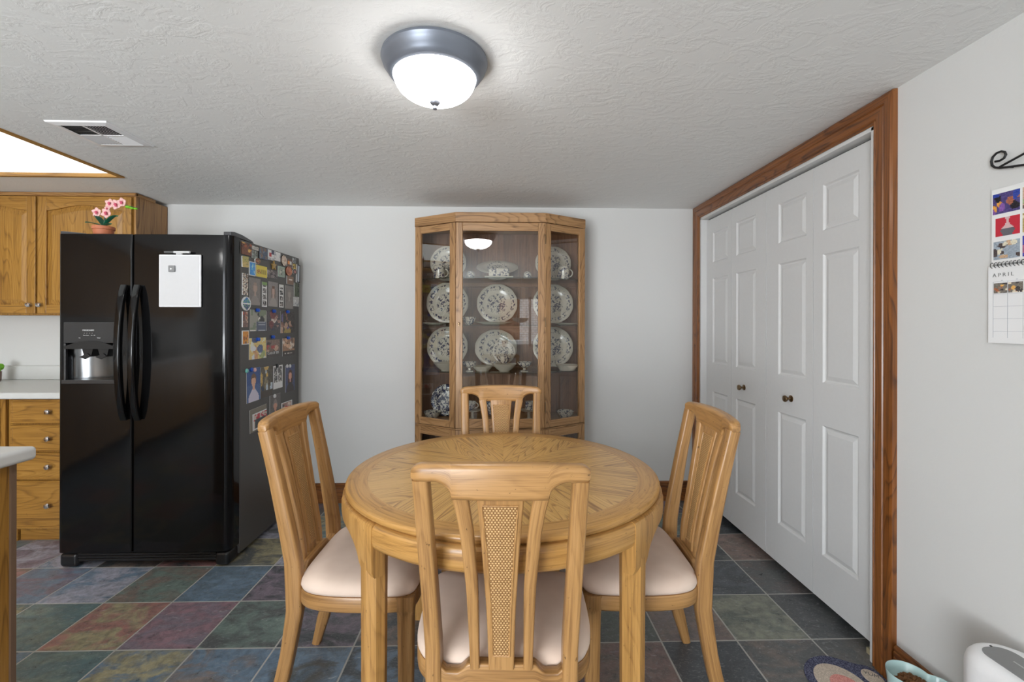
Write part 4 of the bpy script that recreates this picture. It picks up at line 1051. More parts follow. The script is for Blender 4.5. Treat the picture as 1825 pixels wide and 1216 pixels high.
def fpos(a, b, c, d, S=5.7875, ox=400, oy=410):        # measured rectangle on the fridge side -> plane coordinates
    xm = (a+c)/2
    y0, _ = on_x(ox+a/S, 600, SIDEX); y1, _ = on_x(ox+c/S, 600, SIDEX)
    _, z1 = on_x(ox+xm/S, oy+b/S, SIDEX); _, z0 = on_x(ox+xm/S, oy+d/S, SIDEX); return y0, y1, z0, z1
def fm(name, label, cat, rect, fn, group=None, B=False, **k):
    r = fpos(*rect, oy=590 if B else 410); r = (r[0], min(r[1], FYB-.003), r[2], r[3]); return card(name, label, cat, *r, fn, group=group, **k)
GM = 'magnets on the fridge side'; GP = 'photos on the fridge side'
fm('picture_magnet', 'brown picture magnet with orange desert rock at the top front corner of the fridge side', 'magnet', (165, 135, 270, 258), scene([(110, 62, 38), (196, 128, 60), (224, 170, 92), (60, 34, 24), (150, 74, 40)], 1), GM, th=.005, edge=(50, 30, 22))
fm('label_magnet', 'small light grey magnet strip right of the desert rock magnet', 'magnet', (278, 170, 345, 208), scene([(178, 174, 168), (150, 146, 140), (196, 190, 184)], 2), GM, th=.004, nz=8)
fm('picture_magnet', 'small grey-green picture magnet under the light grey strip', 'magnet', (276, 214, 335, 296), scene([(110, 116, 110), (70, 76, 78), (150, 156, 150), (90, 84, 70)], 3), GM, th=.004)
fm('picture_magnet', 'dark blue landscape magnet in the top row of the fridge side', 'magnet', (350, 186, 435, 303), scene([(62, 76, 98), (96, 110, 124), (110, 90, 80), (44, 52, 66)], 4), GM, th=.005, edge=(30, 34, 40))
fm('picture_magnet', 'white magnet with a red figure in the top row', 'magnet', (440, 208, 503, 310), lambda u, v: (176, 40, 44) if .2 < u < .6 and .35 < v < .75 else ((60, 64, 90) if (u > .55 and v > .6) or (v < .25 and int(u*14) % 3 == 0) else (226, 226, 226)), GM, th=.004)
fm('picture_magnet', 'plain white magnet with faint dark lines in the top row', 'magnet', (508, 228, 570, 320), scene([(228, 228, 228), (222, 222, 224), (160, 160, 168), (226, 224, 222)], 6), GM, th=.004)
fm('round_magnet', 'beige oval magnet with a brown drawing in the top row', 'magnet', (577, 262, 632, 368), scene([(196, 180, 164), (150, 126, 108), (180, 150, 130), (206, 192, 176)], 7), GM, shape='oval', th=.006, edge=(60, 48, 40))
fm('picture_magnet', 'dark magnet with an orange and white square near the top rear', 'magnet', (638, 300, 692, 378), lambda u, v: (214, 132, 60) if .15 < u < .5 and .3 < v < .7 else ((214, 206, 200) if .5 <= u < .85 and .3 < v < .7 else (96, 72, 62)), GM, th=.004)
fm('picture_magnet', 'tiny grey magnet at the top rear corner', 'magnet', (700, 290, 730, 340), scene([(120, 124, 126), (180, 180, 180), (60, 66, 74)], 9), GM, th=.004, nz=8)
fm('state_magnet', 'yellow-green map-shaped magnet below the desert rock magnet', 'magnet', (174, 272, 240, 384), lambda u, v: (126, 130, 84) if R.random() < .25 else ((176, 164, 96) if v > .5 else (196, 172, 108)), GM, th=.005, tilt=.05)
fm('stamp_magnet', 'white-framed blue stamp magnet beside the map magnet', 'magnet', (249, 328, 311, 472), scene([(62, 140, 206), (96, 170, 220), (40, 96, 160), (150, 196, 224)], 11, frame=(224, 226, 226)), GM, th=.004)
fm('figurine_magnet', 'small brown figure magnet above the yellow plate magnet', 'magnet', (303, 290, 355, 350), scene([(112, 80, 60), (160, 100, 70), (70, 50, 44), (180, 150, 90)], 12), GM, shape='oval', th=.008)
fm('plate_magnet', 'yellow number-plate-shaped magnet in the second row', 'magnet', (319, 370, 431, 488), lambda u, v: (150, 64, 50) if .12 < u < .38 and .3 < v < .62 and R.random() < .7 else ((120, 96, 40) if .42 < u < .92 and .3 < v < .65 and int(u*28) % 2 == 0 else (226, 190, 76)), GM, th=.004, nx=28)
fm('picture_magnet', 'dark strip photo magnet right of the yellow plate magnet', 'magnet', (437, 418, 543, 496), scene([(92, 84, 84), (54, 50, 54), (150, 140, 136), (120, 110, 110)], 14), GM, th=.003)
fm('picture_magnet', 'pale green and grey picture magnet right of the gold star', 'magnet', (546, 378, 615, 484), scene([(140, 150, 138), (110, 116, 108), (176, 178, 166), (88, 92, 90)], 16, frame=(150, 176, 160)), GM, th=.004)
fm('round_magnet', 'copper-coloured round magnet in the second row', 'magnet', (624, 376, 686, 472), scene([(168, 104, 76), (146, 84, 60), (184, 122, 92)], 17), GM, shape='oval', th=.007, edge=(110, 64, 44))
fm('picture_magnet', 'small yellow and brown magnet behind the copper round one', 'magnet', (697, 350, 732, 402), scene([(180, 150, 70), (96, 76, 46), (214, 190, 100)], 18), GM, th=.004)
fm('round_magnet', 'small dark round magnet with a pink centre near the rear edge', 'magnet', (697, 404, 736, 460), lambda u, v: (170, 120, 116) if (u-.5)**2+(v-.5)**2 < .08 else (60, 44, 40), GM, shape='oval', th=.006)
fm('bottle_opener', 'silver bottle opener with a black rim at the rear edge of the fridge side', 'opener', (735, 360, 775, 545), lambda u, v: (170, 176, 184) if .2 < u < .8 and .08 < v < .94 else (20, 20, 22), None, th=.008, tilt=-.04)
fm('sign_magnet', 'brown sign magnet under the copper round one', 'magnet', (638, 478, 706, 562), lambda u, v: (206, 196, 186) if .25 < u < .8 and .5 < v < .66 else (124, 98, 82), GM, th=.004)
fm('picture_magnet', 'dark green vertical magnet at the rear edge', 'magnet', (714, 548, 765, 688), scene([(74, 84, 66), (54, 62, 50), (98, 104, 86)], 22), GM, th=.004)
fm('picture_magnet', 'light grey photo magnet at the rear edge under the green one', 'magnet', (708, 692, 765, 788), scene([(176, 176, 174), (140, 142, 146), (206, 206, 204)], 23), GM, th=.003)
fm('letter_magnet', 'narrow vertical magnet with pale painted letters at the front edge', 'magnet', (179, 448, 235, 672), lambda u, v: (206, 198, 186) if R.random() < .5 else ((120, 86, 60) if R.random() < .5 else (84, 90, 96)), GM, th=.004, nx=8, nz=28)
fm('ship_magnet', 'blue and white oval magnet near the front edge', 'magnet', (172, 688, 262, 832), lambda u, v: (222, 226, 230) if (u-.5)**2+(v-.5)**2 > .19 or .45 < v < .58 else ((60, 110, 170) if v > .58 else (60, 70, 120)) if R.random() < .8 else (120, 170, 120), GM, shape='oval', th=.006)
fm('totem_magnet', 'reddish carved vertical magnet under the blue oval one', 'magnet', (178, 843, 232, 1003), scene([(120, 96, 90), (160, 84, 66), (90, 84, 88), (176, 150, 130)], 26), GM, th=.006, nx=8)
fm('stamp_magnet', 'white-framed orange rock arch magnet at the front edge', 'magnet', (178, 1038, 246, 1182), scene([(206, 140, 60), (224, 172, 92), (160, 96, 48), (120, 80, 60)], 27, frame=(226, 222, 216)), GM, th=.004)
GRY = (112, 106, 102)
fm('portrait_photo', 'grey blurred portrait photo nearest the fridge front', 'photo', (256, 497, 368, 775), portrait((124, 118, 114), (150, 130, 118), (168, 146, 134), (140, 132, 128)), GP)
fm('photo_strip', 'black and white photo strip with a green top', 'photo', (385, 538, 436, 793), strip(29, (120, 150, 90)), GP, nx=8, nz=40)
fm('portrait_photo', 'grey blurred portrait photo with long hair in the middle of the side', 'photo', (453, 537, 547, 790), portrait((132, 126, 124), (110, 84, 70), (176, 150, 138), (150, 142, 138), True), GP)
fm('photo_strip', 'black and white photo strip between two grey portraits', 'photo', (562, 564, 607, 800), strip(31, (206, 206, 204)), GP, nx=8, nz=40)
fm('portrait_photo', 'faint grey portrait photo nearest the fridge rear', 'photo', (625, 577, 706, 812), portrait((120, 114, 110), (132, 122, 116), (150, 140, 134), (128, 122, 118)), GP)
fm('photo_card', 'collage card with a blue-grey text block, upper row of cards', 'card', (261, 824, 427, 1043), lambda u, v: ((86, 94, 112) if not (.2 < (v*8) % 1 < .5 and .5 < u < .92) else (150, 154, 164)) if v < .42 and u > .38 else scene([(150, 150, 140), (210, 206, 200), (60, 60, 62), (120, 130, 110)], 33)(u, v), GP, nx=18)
fm('photo_card', 'dark graduation card with red plaid photos, middle of the upper row', 'card', (433, 840, 572, 1038), scene([(72, 66, 70), (150, 120, 110), (110, 60, 60), (190, 176, 168), (56, 58, 80)], 34), GP, nx=18)
fm('photo_card', 'dark card with yellow figures and a family photo, rear of the upper row', 'card', (577, 842, 720, 1062), scene([(60, 54, 50), (150, 130, 70), (120, 84, 70), (96, 90, 130), (170, 140, 120)], 35), GP, nx=18)
fm('photo_card', 'bright yellow family photo card, front of the lower row', 'card', (253, 72, 426, 288), scene([(214, 186, 120), (230, 220, 190), (90, 100, 130), (150, 160, 110), (196, 150, 110), (226, 226, 220)], 36), GP, True, nx=20)
cc = fm('photo_card', 'class card with red photos above white lettering, middle of the lower row', 'card', (433, 92, 568, 268), scene([(120, 100, 90), (160, 70, 66), (180, 150, 130), (70, 60, 60)], 37, (.34, (70, 64, 60), (70, 64, 60))), GP, True, nx=18)
y0, y1, z0, z1 = fpos(433, 92, 568, 268, oy=590)
text('CLASS OF 2021', (y1-y0)*.135, 'marker_white', cc, (.0021, 0, -(z1-z0)*.33), (PI/2, 0, PI/2))
fm('photo_card', 'group photo card with pale wording on a dark band, rear of the lower row', 'card', (597, 74, 721, 254), scene([(150, 116, 92), (196, 160, 130), (90, 70, 60), (206, 190, 176)], 38, (.3, (62, 56, 52), (190, 184, 176))), GP, True, nx=18)
fm('portrait_photo', 'school portrait of a person in a pale shirt on a blue background', 'photo', (228, 384, 368, 728), portrait((70, 96, 144), (112, 84, 62), (214, 166, 140), (196, 192, 214), bgt=(52, 80, 134)), GP, True, nx=26, nz=34, tilt=.02)
fm('photo_card', 'holiday photo card of two people outdoors with gold lettering', 'card', (371, 368, 494, 680), scene([(84, 78, 66), (180, 190, 200), (50, 58, 80), (190, 160, 90), (130, 120, 96)], 40, (.24, (70, 62, 54), (210, 190, 140))), GP, True, nx=18)
fm('photo_strip', 'white-framed black and white photo print hung by a black clip', 'photo', (504, 356, 598, 592), lambda u, v: (222, 220, 216) if u < .1 or u > .92 or v < .26 or v > .95 or .40 < u < .48 else R.choice([(60, 60, 62), (120, 118, 116), (180, 178, 174), (90, 90, 90)]), GP, True)
fm('portrait_photo', 'portrait of a long-haired person in a dark top, rear of the photo row', 'photo', (628, 352, 724, 622), portrait((70, 78, 110), (84, 52, 42), (196, 150, 130), (64, 58, 56), True), GP, True, nx=20, nz=28)
fm('portrait_photo', 'grey portrait photo half hidden behind the left chair back', 'photo', (468, 655, 577, 950), portrait((96, 92, 90), (130, 122, 118), (186, 140, 122), (90, 86, 92)), GP, True, nx=18, nz=26)
fm('photo_card', 'small white-bordered group photo behind the left chair back', 'card', (588, 728, 697, 850), scene([(150, 120, 112), (176, 60, 64), (206, 190, 180), (70, 66, 66)], 44, frame=(226, 224, 220)), GP, True)
fm('photo_card', 'square card with three people in a white frame above the left chair', 'card', (262, 785, 436, 1018), lambda u, v: (118, 112, 100) if u < .12 or v > .80 or v < .06 else ((224, 222, 218) if u < .22 or v > .74 or v < .12 else ((60, 64, 66) if v < .5 and .3 < u < .9 else ((176, 60, 70) if R.random() < .3 else (190, 178, 168)))), GP, True, tilt=.04)
GPN = 'blue push-pin magnets on the fridge side'
pins = [(345, 828, 0, 'blue pin magnet on the collage card'), (514, 838, 0, 'blue pin magnet on the dark graduation card'), (655, 845, 0, 'blue pin magnet on the card with yellow figures'),
        (349, 88, 1, 'blue pin magnet on the bright yellow family card'), (502, 62, 1, 'blue pin magnet on the class card'), (660, 72, 1, 'blue pin magnet on the group photo card')]
for a, b, B_, lab in pins:
    y, z = on_x(400+a/5.7875, (590 if B_ else 410)+b/5.7875, SIDEX+.008); mb = MB((SIDEX, y, z))
    mb.lathe([(.011, SIDEX+.0018), (.0115, SIDEX+.005), (.007, SIDEX+.007), (.006, SIDEX+.010), (.0105, SIDEX+.013), (.010, SIDEX+.016), (.003, SIDEX+.018)], (0, y, z), 16, 'x')
    tag(mb.build('pin_magnet', 'pin_blue', smooth=True), lab, 'magnet', GPN)
for a, b, m_, lab in ((235, 412, 'teal', 'pale teal round magnet on the school portrait'), (285, 400, 'pin_blue', 'small dark blue button magnet at the top of the school portrait'), (317, 402, 'petal', 'pale pink button magnet at the top of the school portrait'),
                      (650, 364, 'marker_white', 'small white button magnet, front of the two on the dark-top portrait'), (678, 362, 'marker_white', 'small white button magnet, rear of the two on the dark-top portrait'), (522, 672, 'marker_white', 'pale round clip magnet on the grey portrait behind the chair'), (548, 362, 'black_plastic', 'black clip magnet on the white-framed print')):
    y, z = on_x(400+a/5.7875, 590+b/5.7875, SIDEX+.006); mb = MB((SIDEX, y, z))
    mb.lathe([(.012, SIDEX+.0018), (.0125, SIDEX+.005), (.010, SIDEX+.009), (.003, SIDEX+.010)], (0, y, z), 16, 'x')
    tag(mb.build('button_magnet', m_, smooth=True), lab, 'magnet', 'button magnets on the fridge side')
y, z = on_x(400+510/5.7875, 410+368/5.7875, SIDEX+.005); mb = MB((SIDEX, y, z)); star = []
for k in range(10):
    r_ = .030 if k % 2 == 0 else .012; a = PI/2+k*PI/5; star.append((y+r_*math.cos(a), z+r_*math.sin(a)))
mb.prism(star, SIDEX+.0004, SIDEX+.009, 'yz'); tag(mb.build('star_magnet', plain('gold_paint', srgb(190, 156, 92), .4)), 'gold five-pointed star magnet on the fridge side', 'magnet')

# ================================================================== KITCHEN
def raised_front(mb, x0, x1, z0, z1, y, t_=.019, arch=False, fr=.055, kind='door'):
    if kind == 'drawer':
        mb.box((x0, y+.006, z0), (x1, y+t_, z1), 'x')
        pr_ = [(0, .006), (.004, .0), (.010, 0), (.013, .003), (.016, .001)]
        v = []; f = []
        for ins, d in pr_:
            for x, z in ((x0+ins, z0+ins), (x1-ins, z0+ins), (x1-ins, z1-ins), (x0+ins, z1-ins)): v.append((x, y+d, z))
        for i in range(len(pr_)-1):
            for k in range(4): f.append((i*4+k, i*4+(k+1) % 4, (i+1)*4+(k+1) % 4, (i+1)*4+k))
        n = (len(pr_)-1)*4; f.append((n, n+1, n+2, n+3)); mb.add(v, f, 'x'); return
    mb.box((x0, y, z0), (x0+fr, y+t_, z1), 'z'); mb.box((x1-fr, y, z0), (x1, y+t_, z1), 'z'); mb.box((x0+fr, y, z0), (x1-fr, y+t_, z0+fr), 'x')
    xa, xb = x0+fr, x1-fr; n = 24; rise = .036; low = z1-fr-.034
    def az(x):
        u = (x-xa)/(xb-xa)*2-1; return low+rise*(.5+.5*math.cos(PI*u))**.8 if arch else z1-fr
    pts = [(xa, z1), (xb, z1)]+[(xb-(xb-xa)*k/n, az(xb-(xb-xa)*k/n)) for k in range(n+1)]
    mb.prism(pts, y, y+t_, 'xz', 'x')
    # raised panel with a sloping field
    def ring(ins, d):
        r_ = [(xa+ins, z0+fr+ins), (xb-ins, z0+fr+ins)]+[(xb-ins-(xb-xa-2*ins)*k/n, az(xb-(xb-xa)*k/n)-ins) for k in range(n+1)]
        return [(x, y+d, z) for x, z in r_]
    loft_rings = [ring(0, .012), ring(.006, .012), ring(.034, .004), ring(.036, .004)]
    m = len(loft_rings[0]); v = [p for r_ in loft_rings for p in r_]; f = [(i*m+k, i*m+(k+1) % m, (i+1)*m+(k+1) % m, (i+1)*m+k) for i in range(3) for k in range(m)]+[tuple(3*m+k for k in range(m))]
    mb.add(v, f, 'z')
def cab_knob(parent, x, y, z):
    mb = MB(parent_loc(parent)); mb.lathe([(.0055, 0), (.0055, -.012), (.013, -.016), (.0155, -.021), (.013, -.026), (.004, -.028)], (x, y, z), 20, 'y'); return mb.build('knob', 'chrome', parent, smooth=True, angle=50)
def parent_loc(p):
    v = Vector((0, 0, 0))
    while p: v += p.location; p = p.parent
    return v
t = thing('upper_cabinet', 'yellow oak wall cabinet with arched panel doors above the fridge', 'cabinet', (-2.8, 3.09, 1.318)); o = t.location
UX1, UY = -2.335, 2.965
mb = MB(o); mb.box((-3.57, UY, 1.318), (UX1-.012, YB-.002, 2.085), 'z'); mb.build('body', 'kitchen_oak', t)
mb = MB(o); mb.box((UX1-.012, UY-.002, 1.318), (UX1, YB-.002, 2.082), 'z'); mb.build('side_panel', 'kitchen_oak_side', t)
mb = MB(o); mb.box((-3.57, UY-.012, 2.078), (UX1+.008, UY+.008, CEIL-.002), 'x'); mb.box((UX1-.004, UY-.012, 2.080), (UX1+.008, YB-.12, CEIL-.004), 'y'); mb.build('moulding', 'kitchen_oak_side', t, bevel=.004)
for x0, x1, kx in ((-2.934, UX1-.018, -2.908), (-3.55, -2.946, -2.972)):
    mb = MB(o); raised_front(mb, x0, x1, 1.328, 2.072, UY-.020, arch=True); d = mb.build('door', 'kitchen_oak', t, recalc=True); md = d.modifiers.new('bevel', 'BEVEL'); md.width = .002; md.segments = 2; md.limit_method = 'ANGLE'; md.angle_limit = 1.2
    k = cab_knob(t, kx, UY-.020, 1.383); k.parent = d
# base cabinets against the back wall
BY = 2.635
t = thing('drawer_cabinet', 'yellow oak base cabinet with four drawers left of the fridge', 'cabinet', (-2.58, 2.92, 0)); o = t.location
mb = MB(o); mb.box((-2.80, BY+.02, .09), (-2.295, YB-.002, .838), 'z'); mb.box((-2.80, BY+.085, 0), (-2.295, BY+.10, .0895), 'x'); mb.build('body', 'kitchen_oak', t)
for z0, z1 in ((.697, .834), (.539, .688), (.379, .530), (.100, .370)):
    mb = MB(o); raised_front(mb, -2.775, -2.31, z0, z1, BY, kind='drawer'); d = mb.build('drawer', 'kitchen_oak', t); k = cab_knob(t, -2.552, BY+.002, (z0+z1)/2); k.parent = d
t = thing('base_cabinet', 'yellow oak base cabinet edge at the far left under the counter', 'cabinet', (-3.3, 2.92, 0)); o = t.location
mb = MB(o); mb.box((-3.9, BY+.004, .09), (-2.803, YB-.002, .838), 'z'); mb.box((-3.9, BY+.07, 0), (-2.803, BY+.09, .09), 'x'); mb.build('body', 'kitchen_oak', t)
mb = MB(o); raised_front(mb, -3.35, -2.83, .10, .834, BY-.016); d = mb.build('door', 'kitchen_oak', t); k = cab_knob(t, -2.87, BY-.016, .76); k.parent = d
t = thing('countertop', 'white laminate countertop with backsplash along the kitchen back wall', 'countertop', (-3.1, 2.93, .839)); o = t.location
mb = MB(o); mb.box((-3.9, BY-.03, .839), (-2.295, YB-.002, .876), 'x'); mb.build('top', 'laminate', t, bevel=.010, seg=3)
mb = MB(o); mb.box((-3.9, YB-.022, .8762), (-2.295, YB-.002, .972), 'x'); mb.build('backsplash', 'laminate', t, bevel=.004)
gp = MB((-3.335, 3.1, .8765)); gp.lathe([(.02, .8765), (.026, .885), (.028, .945), (.024, .945), (.001, .93)], (-3.355, 3.1, 0), 20)
t = thing('small_potted_plant', 'small round green plant in a brown pot at the left edge on the counter', 'plant', (-3.355, 3.1, .8765))
gp = MB(t.location); gp.lathe([(.02, .8765), (.026, .885), (.028, .945), (.024, .945), (.001, .93)], (-3.355, 3.1, 0), 20); gp.build('pot', plain('brown_pot', srgb(120, 96, 84), .6), t, smooth=True)
gp = MB(t.location)
for k in range(14): gp.ball((-3.355+R.uniform(-.02, .026), 3.1+R.uniform(-.02, .02), .965+R.uniform(-.012, .022)), .018, n=8, m=6)
gp.build('foliage', 'lime', t, smooth=True)
# peninsula
t = thing('peninsula_cabinet', 'oak peninsula cabinet side panel at the left edge of the frame', 'cabinet', (-1.7, .4, 0)); o = t.location
mb = MB(o); mb.box((-2.05, -.55, .0), (-1.368, 1.308, .874), 'z'); mb.build('body', 'kitchen_oak', t)
mb = MB(o); mb.box((-1.372, 1.298, .0), (-1.362, 1.312, .874), 'z'); mb.build('edge_strip', plain('brown_edge_strip', srgb(120, 96, 76), .5), t)
mb = MB((-1.7, .4, .876)); mb.box((-2.08, -.60, .876), (-1.328, 1.338, .915), 'y')
tag(mb.build('countertop', 'laminate', bevel=.012, seg=3), 'white laminate peninsula countertop corner at the left edge of the frame', 'countertop')

# kitchen run on the left wall, mirrored in the fridge doors
t = thing('base_cabinet', 'oak base cabinet run on the far left kitchen wall, outside the frame', 'cabinet', (-3.98, .2, 0)); o = t.location
mb = MB(o); mb.box((XL+.002, -1.6, .09), (-3.69, 2.0, .838), 'z'); mb.build('body', 'kitchen_oak', t)
mb = MB((-3.98, .2, .839)); mb.box((XL+.002, -1.62, .839), (-3.66, 2.02, .877), 'y'); tag(mb.build('countertop', 'laminate'), 'white countertop on the far left kitchen wall, outside the frame', 'countertop')
mb = MB((-4.13, .2, 1.34)); mb.box((XL+.002, -1.6, 1.34), (-3.97, 2.0, 2.08), 'z'); tag(mb.build('upper_cabinet', 'kitchen_oak'), 'oak wall cabinet run on the far left kitchen wall, outside the frame', 'cabinet')
for y, r_, h_ in ((.3, .07, .18), (.75, .09, .24), (-.3, .08, .30)):
    mb = MB((-4.05, y, .877)); mb.lathe([(r_*.9, .8775), (r_, .90), (r_, .877+h_*.7), (r_*.6, .877+h_), (.001, .877+h_)], (-4.05, y, 0), 20)
    tag(mb.build('canister', 'black_plastic', smooth=True), 'dark %s canister on the far left kitchen counter' % {.18: 'short', .24: 'medium', .30: 'tall'}[h_], 'canister')

# ================================================================== RIGHT WALL THINGS
t = thing('wall_calendar', 'spiral wall calendar with photo page above an April month page', 'calendar', (XR, 1.11, 1.435)); o = t.location
CYF, CYN = 1.247, .965
def p_white(u, v): return (214, 213, 208)
card('photo_page', '', '', CYN, CYF, 1.438, 1.648, p_white, 'r', XR-.006, .0015, 2, 2, parent=t)
pg = card('month_page', '', '', CYN-.002, CYF+.006, 1.217, 1.432, lambda u, v: (214, 217, 226), 'r', XR-.008, .002, 2, 2, parent=t)
photos = [(1.176, 1.243, 1.577, 1.634, scene([(70, 60, 110), (200, 140, 60), (40, 60, 140), (30, 26, 34), (150, 90, 70), (120, 80, 150)], 51)),
          (1.176, 1.236, 1.514, 1.565, lambda u, v: (176, 40, 56) if abs(u-.5) > .16+.12*math.sin(6*v) else ((190, 160, 160) if v > .4 else (90, 90, 96))),
          (1.176, 1.241, 1.450, 1.500, scene([(140, 150, 160), (196, 190, 170), (110, 140, 180), (70, 60, 60), (180, 150, 120)], 53)),
          (1.100, 1.170, 1.577, 1.634, scene([(180, 150, 130), (90, 70, 60), (150, 160, 120)], 54)), (1.100, 1.170, 1.514, 1.565, scene([(160, 140, 90), (120, 110, 70), (200, 190, 160)], 55)), (1.100, 1.170, 1.450, 1.505, scene([(60, 60, 150), (50, 40, 90), (160, 90, 120)], 56)),
          (1.020, 1.090, 1.577, 1.634, scene([(90, 120, 90), (180, 170, 150), (60, 70, 60)], 57)), (1.020, 1.090, 1.514, 1.565, scene([(180, 120, 90), (90, 60, 60), (210, 190, 170)], 58))]
for y0, y1, z0, z1, fn in photos: card('photo_print', '', '', y0, y1, z0, z1, fn, 'r', XR-.0078, .0006, 20, 18, parent=t)
for y0, y1, sd in ((1.204, 1.238, 61), (1.166, 1.202, 62)): card('photo_print', '', '', y0, y1, 1.356, 1.384, scene([(110, 104, 96), (200, 190, 170), (150, 90, 60), (60, 56, 56), (210, 160, 90)], sd), 'r', XR-.0102, .0006, 14, 12, parent=t)
mb = MB(o)
for k in range(30):
    y = CYF-.004-k*(CYF-CYN-.006)/29
    pts = [(XR-.006-.004+.0055*math.cos(a), y, 1.435+.0075*math.sin(a)) for a in [2*PI*q/8 for q in range(9)]]
    mb.tube(pts, .0009, 5)
mb.build('spiral_binding', 'iron', t, smooth=True)
text('A P R I L', .0145, 'mid_grey', t, Vector((XR-.0106, 1.215, 1.402))-o, (PI/2, 0, -PI/2))
mb = MB(o)
for k in range(6): y = 1.240-k*.0365; mb.box((XR-.0106, y-.0003, 1.232), (XR-.0101, y+.0003, 1.388))
for k in range(5): z = 1.388-k*.0345-.0345*0; mb.box((XR-.0106, CYN+.02, z-.0003), (XR-.0101, CYF-.007, z+.0003))
for k in range(6): mb.box((XR-.0106, 1.220-k*.0365, 1.3905), (XR-.0101, 1.212-k*.0365+.004, 1.392))
mb.build('grid_lines', plain('light_grey_line', (.42, .43, .48, 1), .6), t)
# wrought iron scroll hook
mb = MB((XR, 1.15, 1.71)); X_ = XR-.012
sc_pts = [(1.234, 1.726), (1.222, 1.724), (1.212, 1.727), (1.207, 1.735), (1.210, 1.744), (1.219, 1.749), (1.231, 1.748), (1.240, 1.741), (1.244, 1.730), (1.242, 1.718), (1.234, 1.709), (1.222, 1.704), (1.20, 1.699), (1.163, 1.692), (1.10, 1.690), (1.03, 1.694), (.98, 1.705), (.96, 1.722), (.965, 1.74), (.98, 1.745), (.99, 1.735), (.985, 1.725)]
mb.tube([(X_, y, z) for y, z in sc_pts], .003, 8); mb.tube([(X_, 1.222, 1.707), (X_, 1.19, 1.715), (X_, 1.163, 1.722), (X_, 1.10, 1.745), (X_, 1.03, 1.72), (X_, 1.00, 1.70)], .003, 8)
mb.tube([(X_, 1.10, 1.745), (XR, 1.10, 1.745)], .003, 8); mb.tube([(X_, 1.0, 1.70), (XR, 1.0, 1.70)], .003, 8); mb.tube([(X_, 1.20, 1.699), (XR, 1.20, 1.699)], .003, 8)
tag(mb.build('scroll_hook', 'iron', smooth=True, angle=60), 'black wrought iron scroll hook on the wall above the calendar', 'hook')

# ================================================================== PET THINGS AND PURIFIER
t = thing('pet_mat', 'navy speckled pet mat with cream and pink circles on the tiles', 'mat', (1.24, 1.52, 0)); o = t.location
key = [(1.098, 1.50), (1.098, 1.585), (1.125, 1.645), (1.18, 1.685), (1.24, 1.695), (1.29, 1.672), (1.325, 1.652), (1.358, 1.640), (1.374, 1.60), (1.374, 1.50), (1.372, 1.42), (1.35, 1.37), (1.30, 1.35), (1.24, 1.34), (1.18, 1.345), (1.13, 1.38), (1.105, 1.43)]
def smooth_loop(key, q=4):
    n = len(key); out = []
    for i in range(n):
        p0, p1, p2, p3 = (Vector(key[(i+d) % n]) for d in (-1, 0, 1, 2))
        for s_ in range(q):
            u = s_/q; p = .5*((2*p1)+(p2-p0)*u+(2*p0-5*p1+4*p2-p3)*u*u+(3*p1-p0-3*p2+p3)*u**3); out.append((p.x, p.y))
    return out
mb = MB(o); mb.prism([(x*.0+min(x, 1.378), y) for x, y in smooth_loop(key)], .0005, .005, 'xy'); mb.build('base', 'mat_navy', t)
mb = MB(o); mb.lathe([(.001, .0062), (1, .0062), (1, .0048)], (1.205, 1.555, 0), 40, sx=.082, sy=.100); mb.build('cream_circle', 'mat_cream', t)
mb = MB(o); mb.lathe([(.001, .0068), (1, .0068), (1, .0058)], (1.212, 1.540, 0), 40, sx=.050, sy=.062); mb.build('pink_circle', 'mat_pink', t)
mb = MB(o); mb.lathe([(.001, .0062), (1, .0062), (1, .0048)], (1.335, 1.585, 0), 32, sx=.030, sy=.040); mb.build('cream_spot', 'mat_cream', t)
text('YUM', .022, 'grey_plastic', t, Vector((1.336, 1.592, .0064))-o, (0, 0, -.6))
t = thing('pet_bowl', 'raised pale blue two-lobed ceramic pet bowl holding kibble by the baseboard', 'bowl', (1.30, 1.355, .007)); o = t.location
lobes = ((1.286, 1.390, .058), (1.329, 1.338, .050), (1.284, 1.325, .055))
def lobe_ring(sc_, z):
    pts = []
    n = 64; cx, cy = 1.300, 1.355
    for k in range(n):
        a = 2*PI*k/n; d = Vector((math.cos(a), math.sin(a))); best = 0
        for lx, ly, lr in lobes:
            r_ = lr*sc_; oc = Vector((cx-lx, cy-ly)); b = oc.dot(d); c_ = oc.dot(oc)-r_*r_; di = b*b-c_
            if di >= 0: best = max(best, -b+math.sqrt(di))
        if best <= 0: best = .03*sc_
        pts.append((cx+d.x*best, cy+d.y*best, z))
    return pts
mb = MB(o); rg = [lobe_ring(.80, .007), lobe_ring(.82, .012), lobe_ring(.84, .08), lobe_ring(.93, .14), lobe_ring(1.0, .168), lobe_ring(.99, .172), lobe_ring(.94, .168), lobe_ring(.86, .148), lobe_ring(.72, .138)]
loft(mb, rg); mb.build('dish', 'bowl_blue', t, smooth=True, angle=60)
mb = MB((0, 0, .139)); rk = random.Random(3)
for k in range(360):
    r_ = .053*math.sqrt(rk.random()); a = rk.uniform(0, 2*PI); mb.ball((1.290+r_*math.cos(a), 1.368+r_*math.sin(a), .145+.022*(1-r_/.07)*rk.random()), .0058, (1, rk.uniform(.7, 1), rk.uniform(.5, .8)), 7, 5)
kb = mb.build('kibble', 'kibble', smooth=True); tag(kb, 'brown dry kibble heaped in the pale blue bowl', 'pet food'); kb['kind'] = 'stuff'
t = thing('air_purifier', 'white rounded appliance with a dark grey top panel against the right wall', 'appliance', (1.287, 1.045, 0)); o = t.location
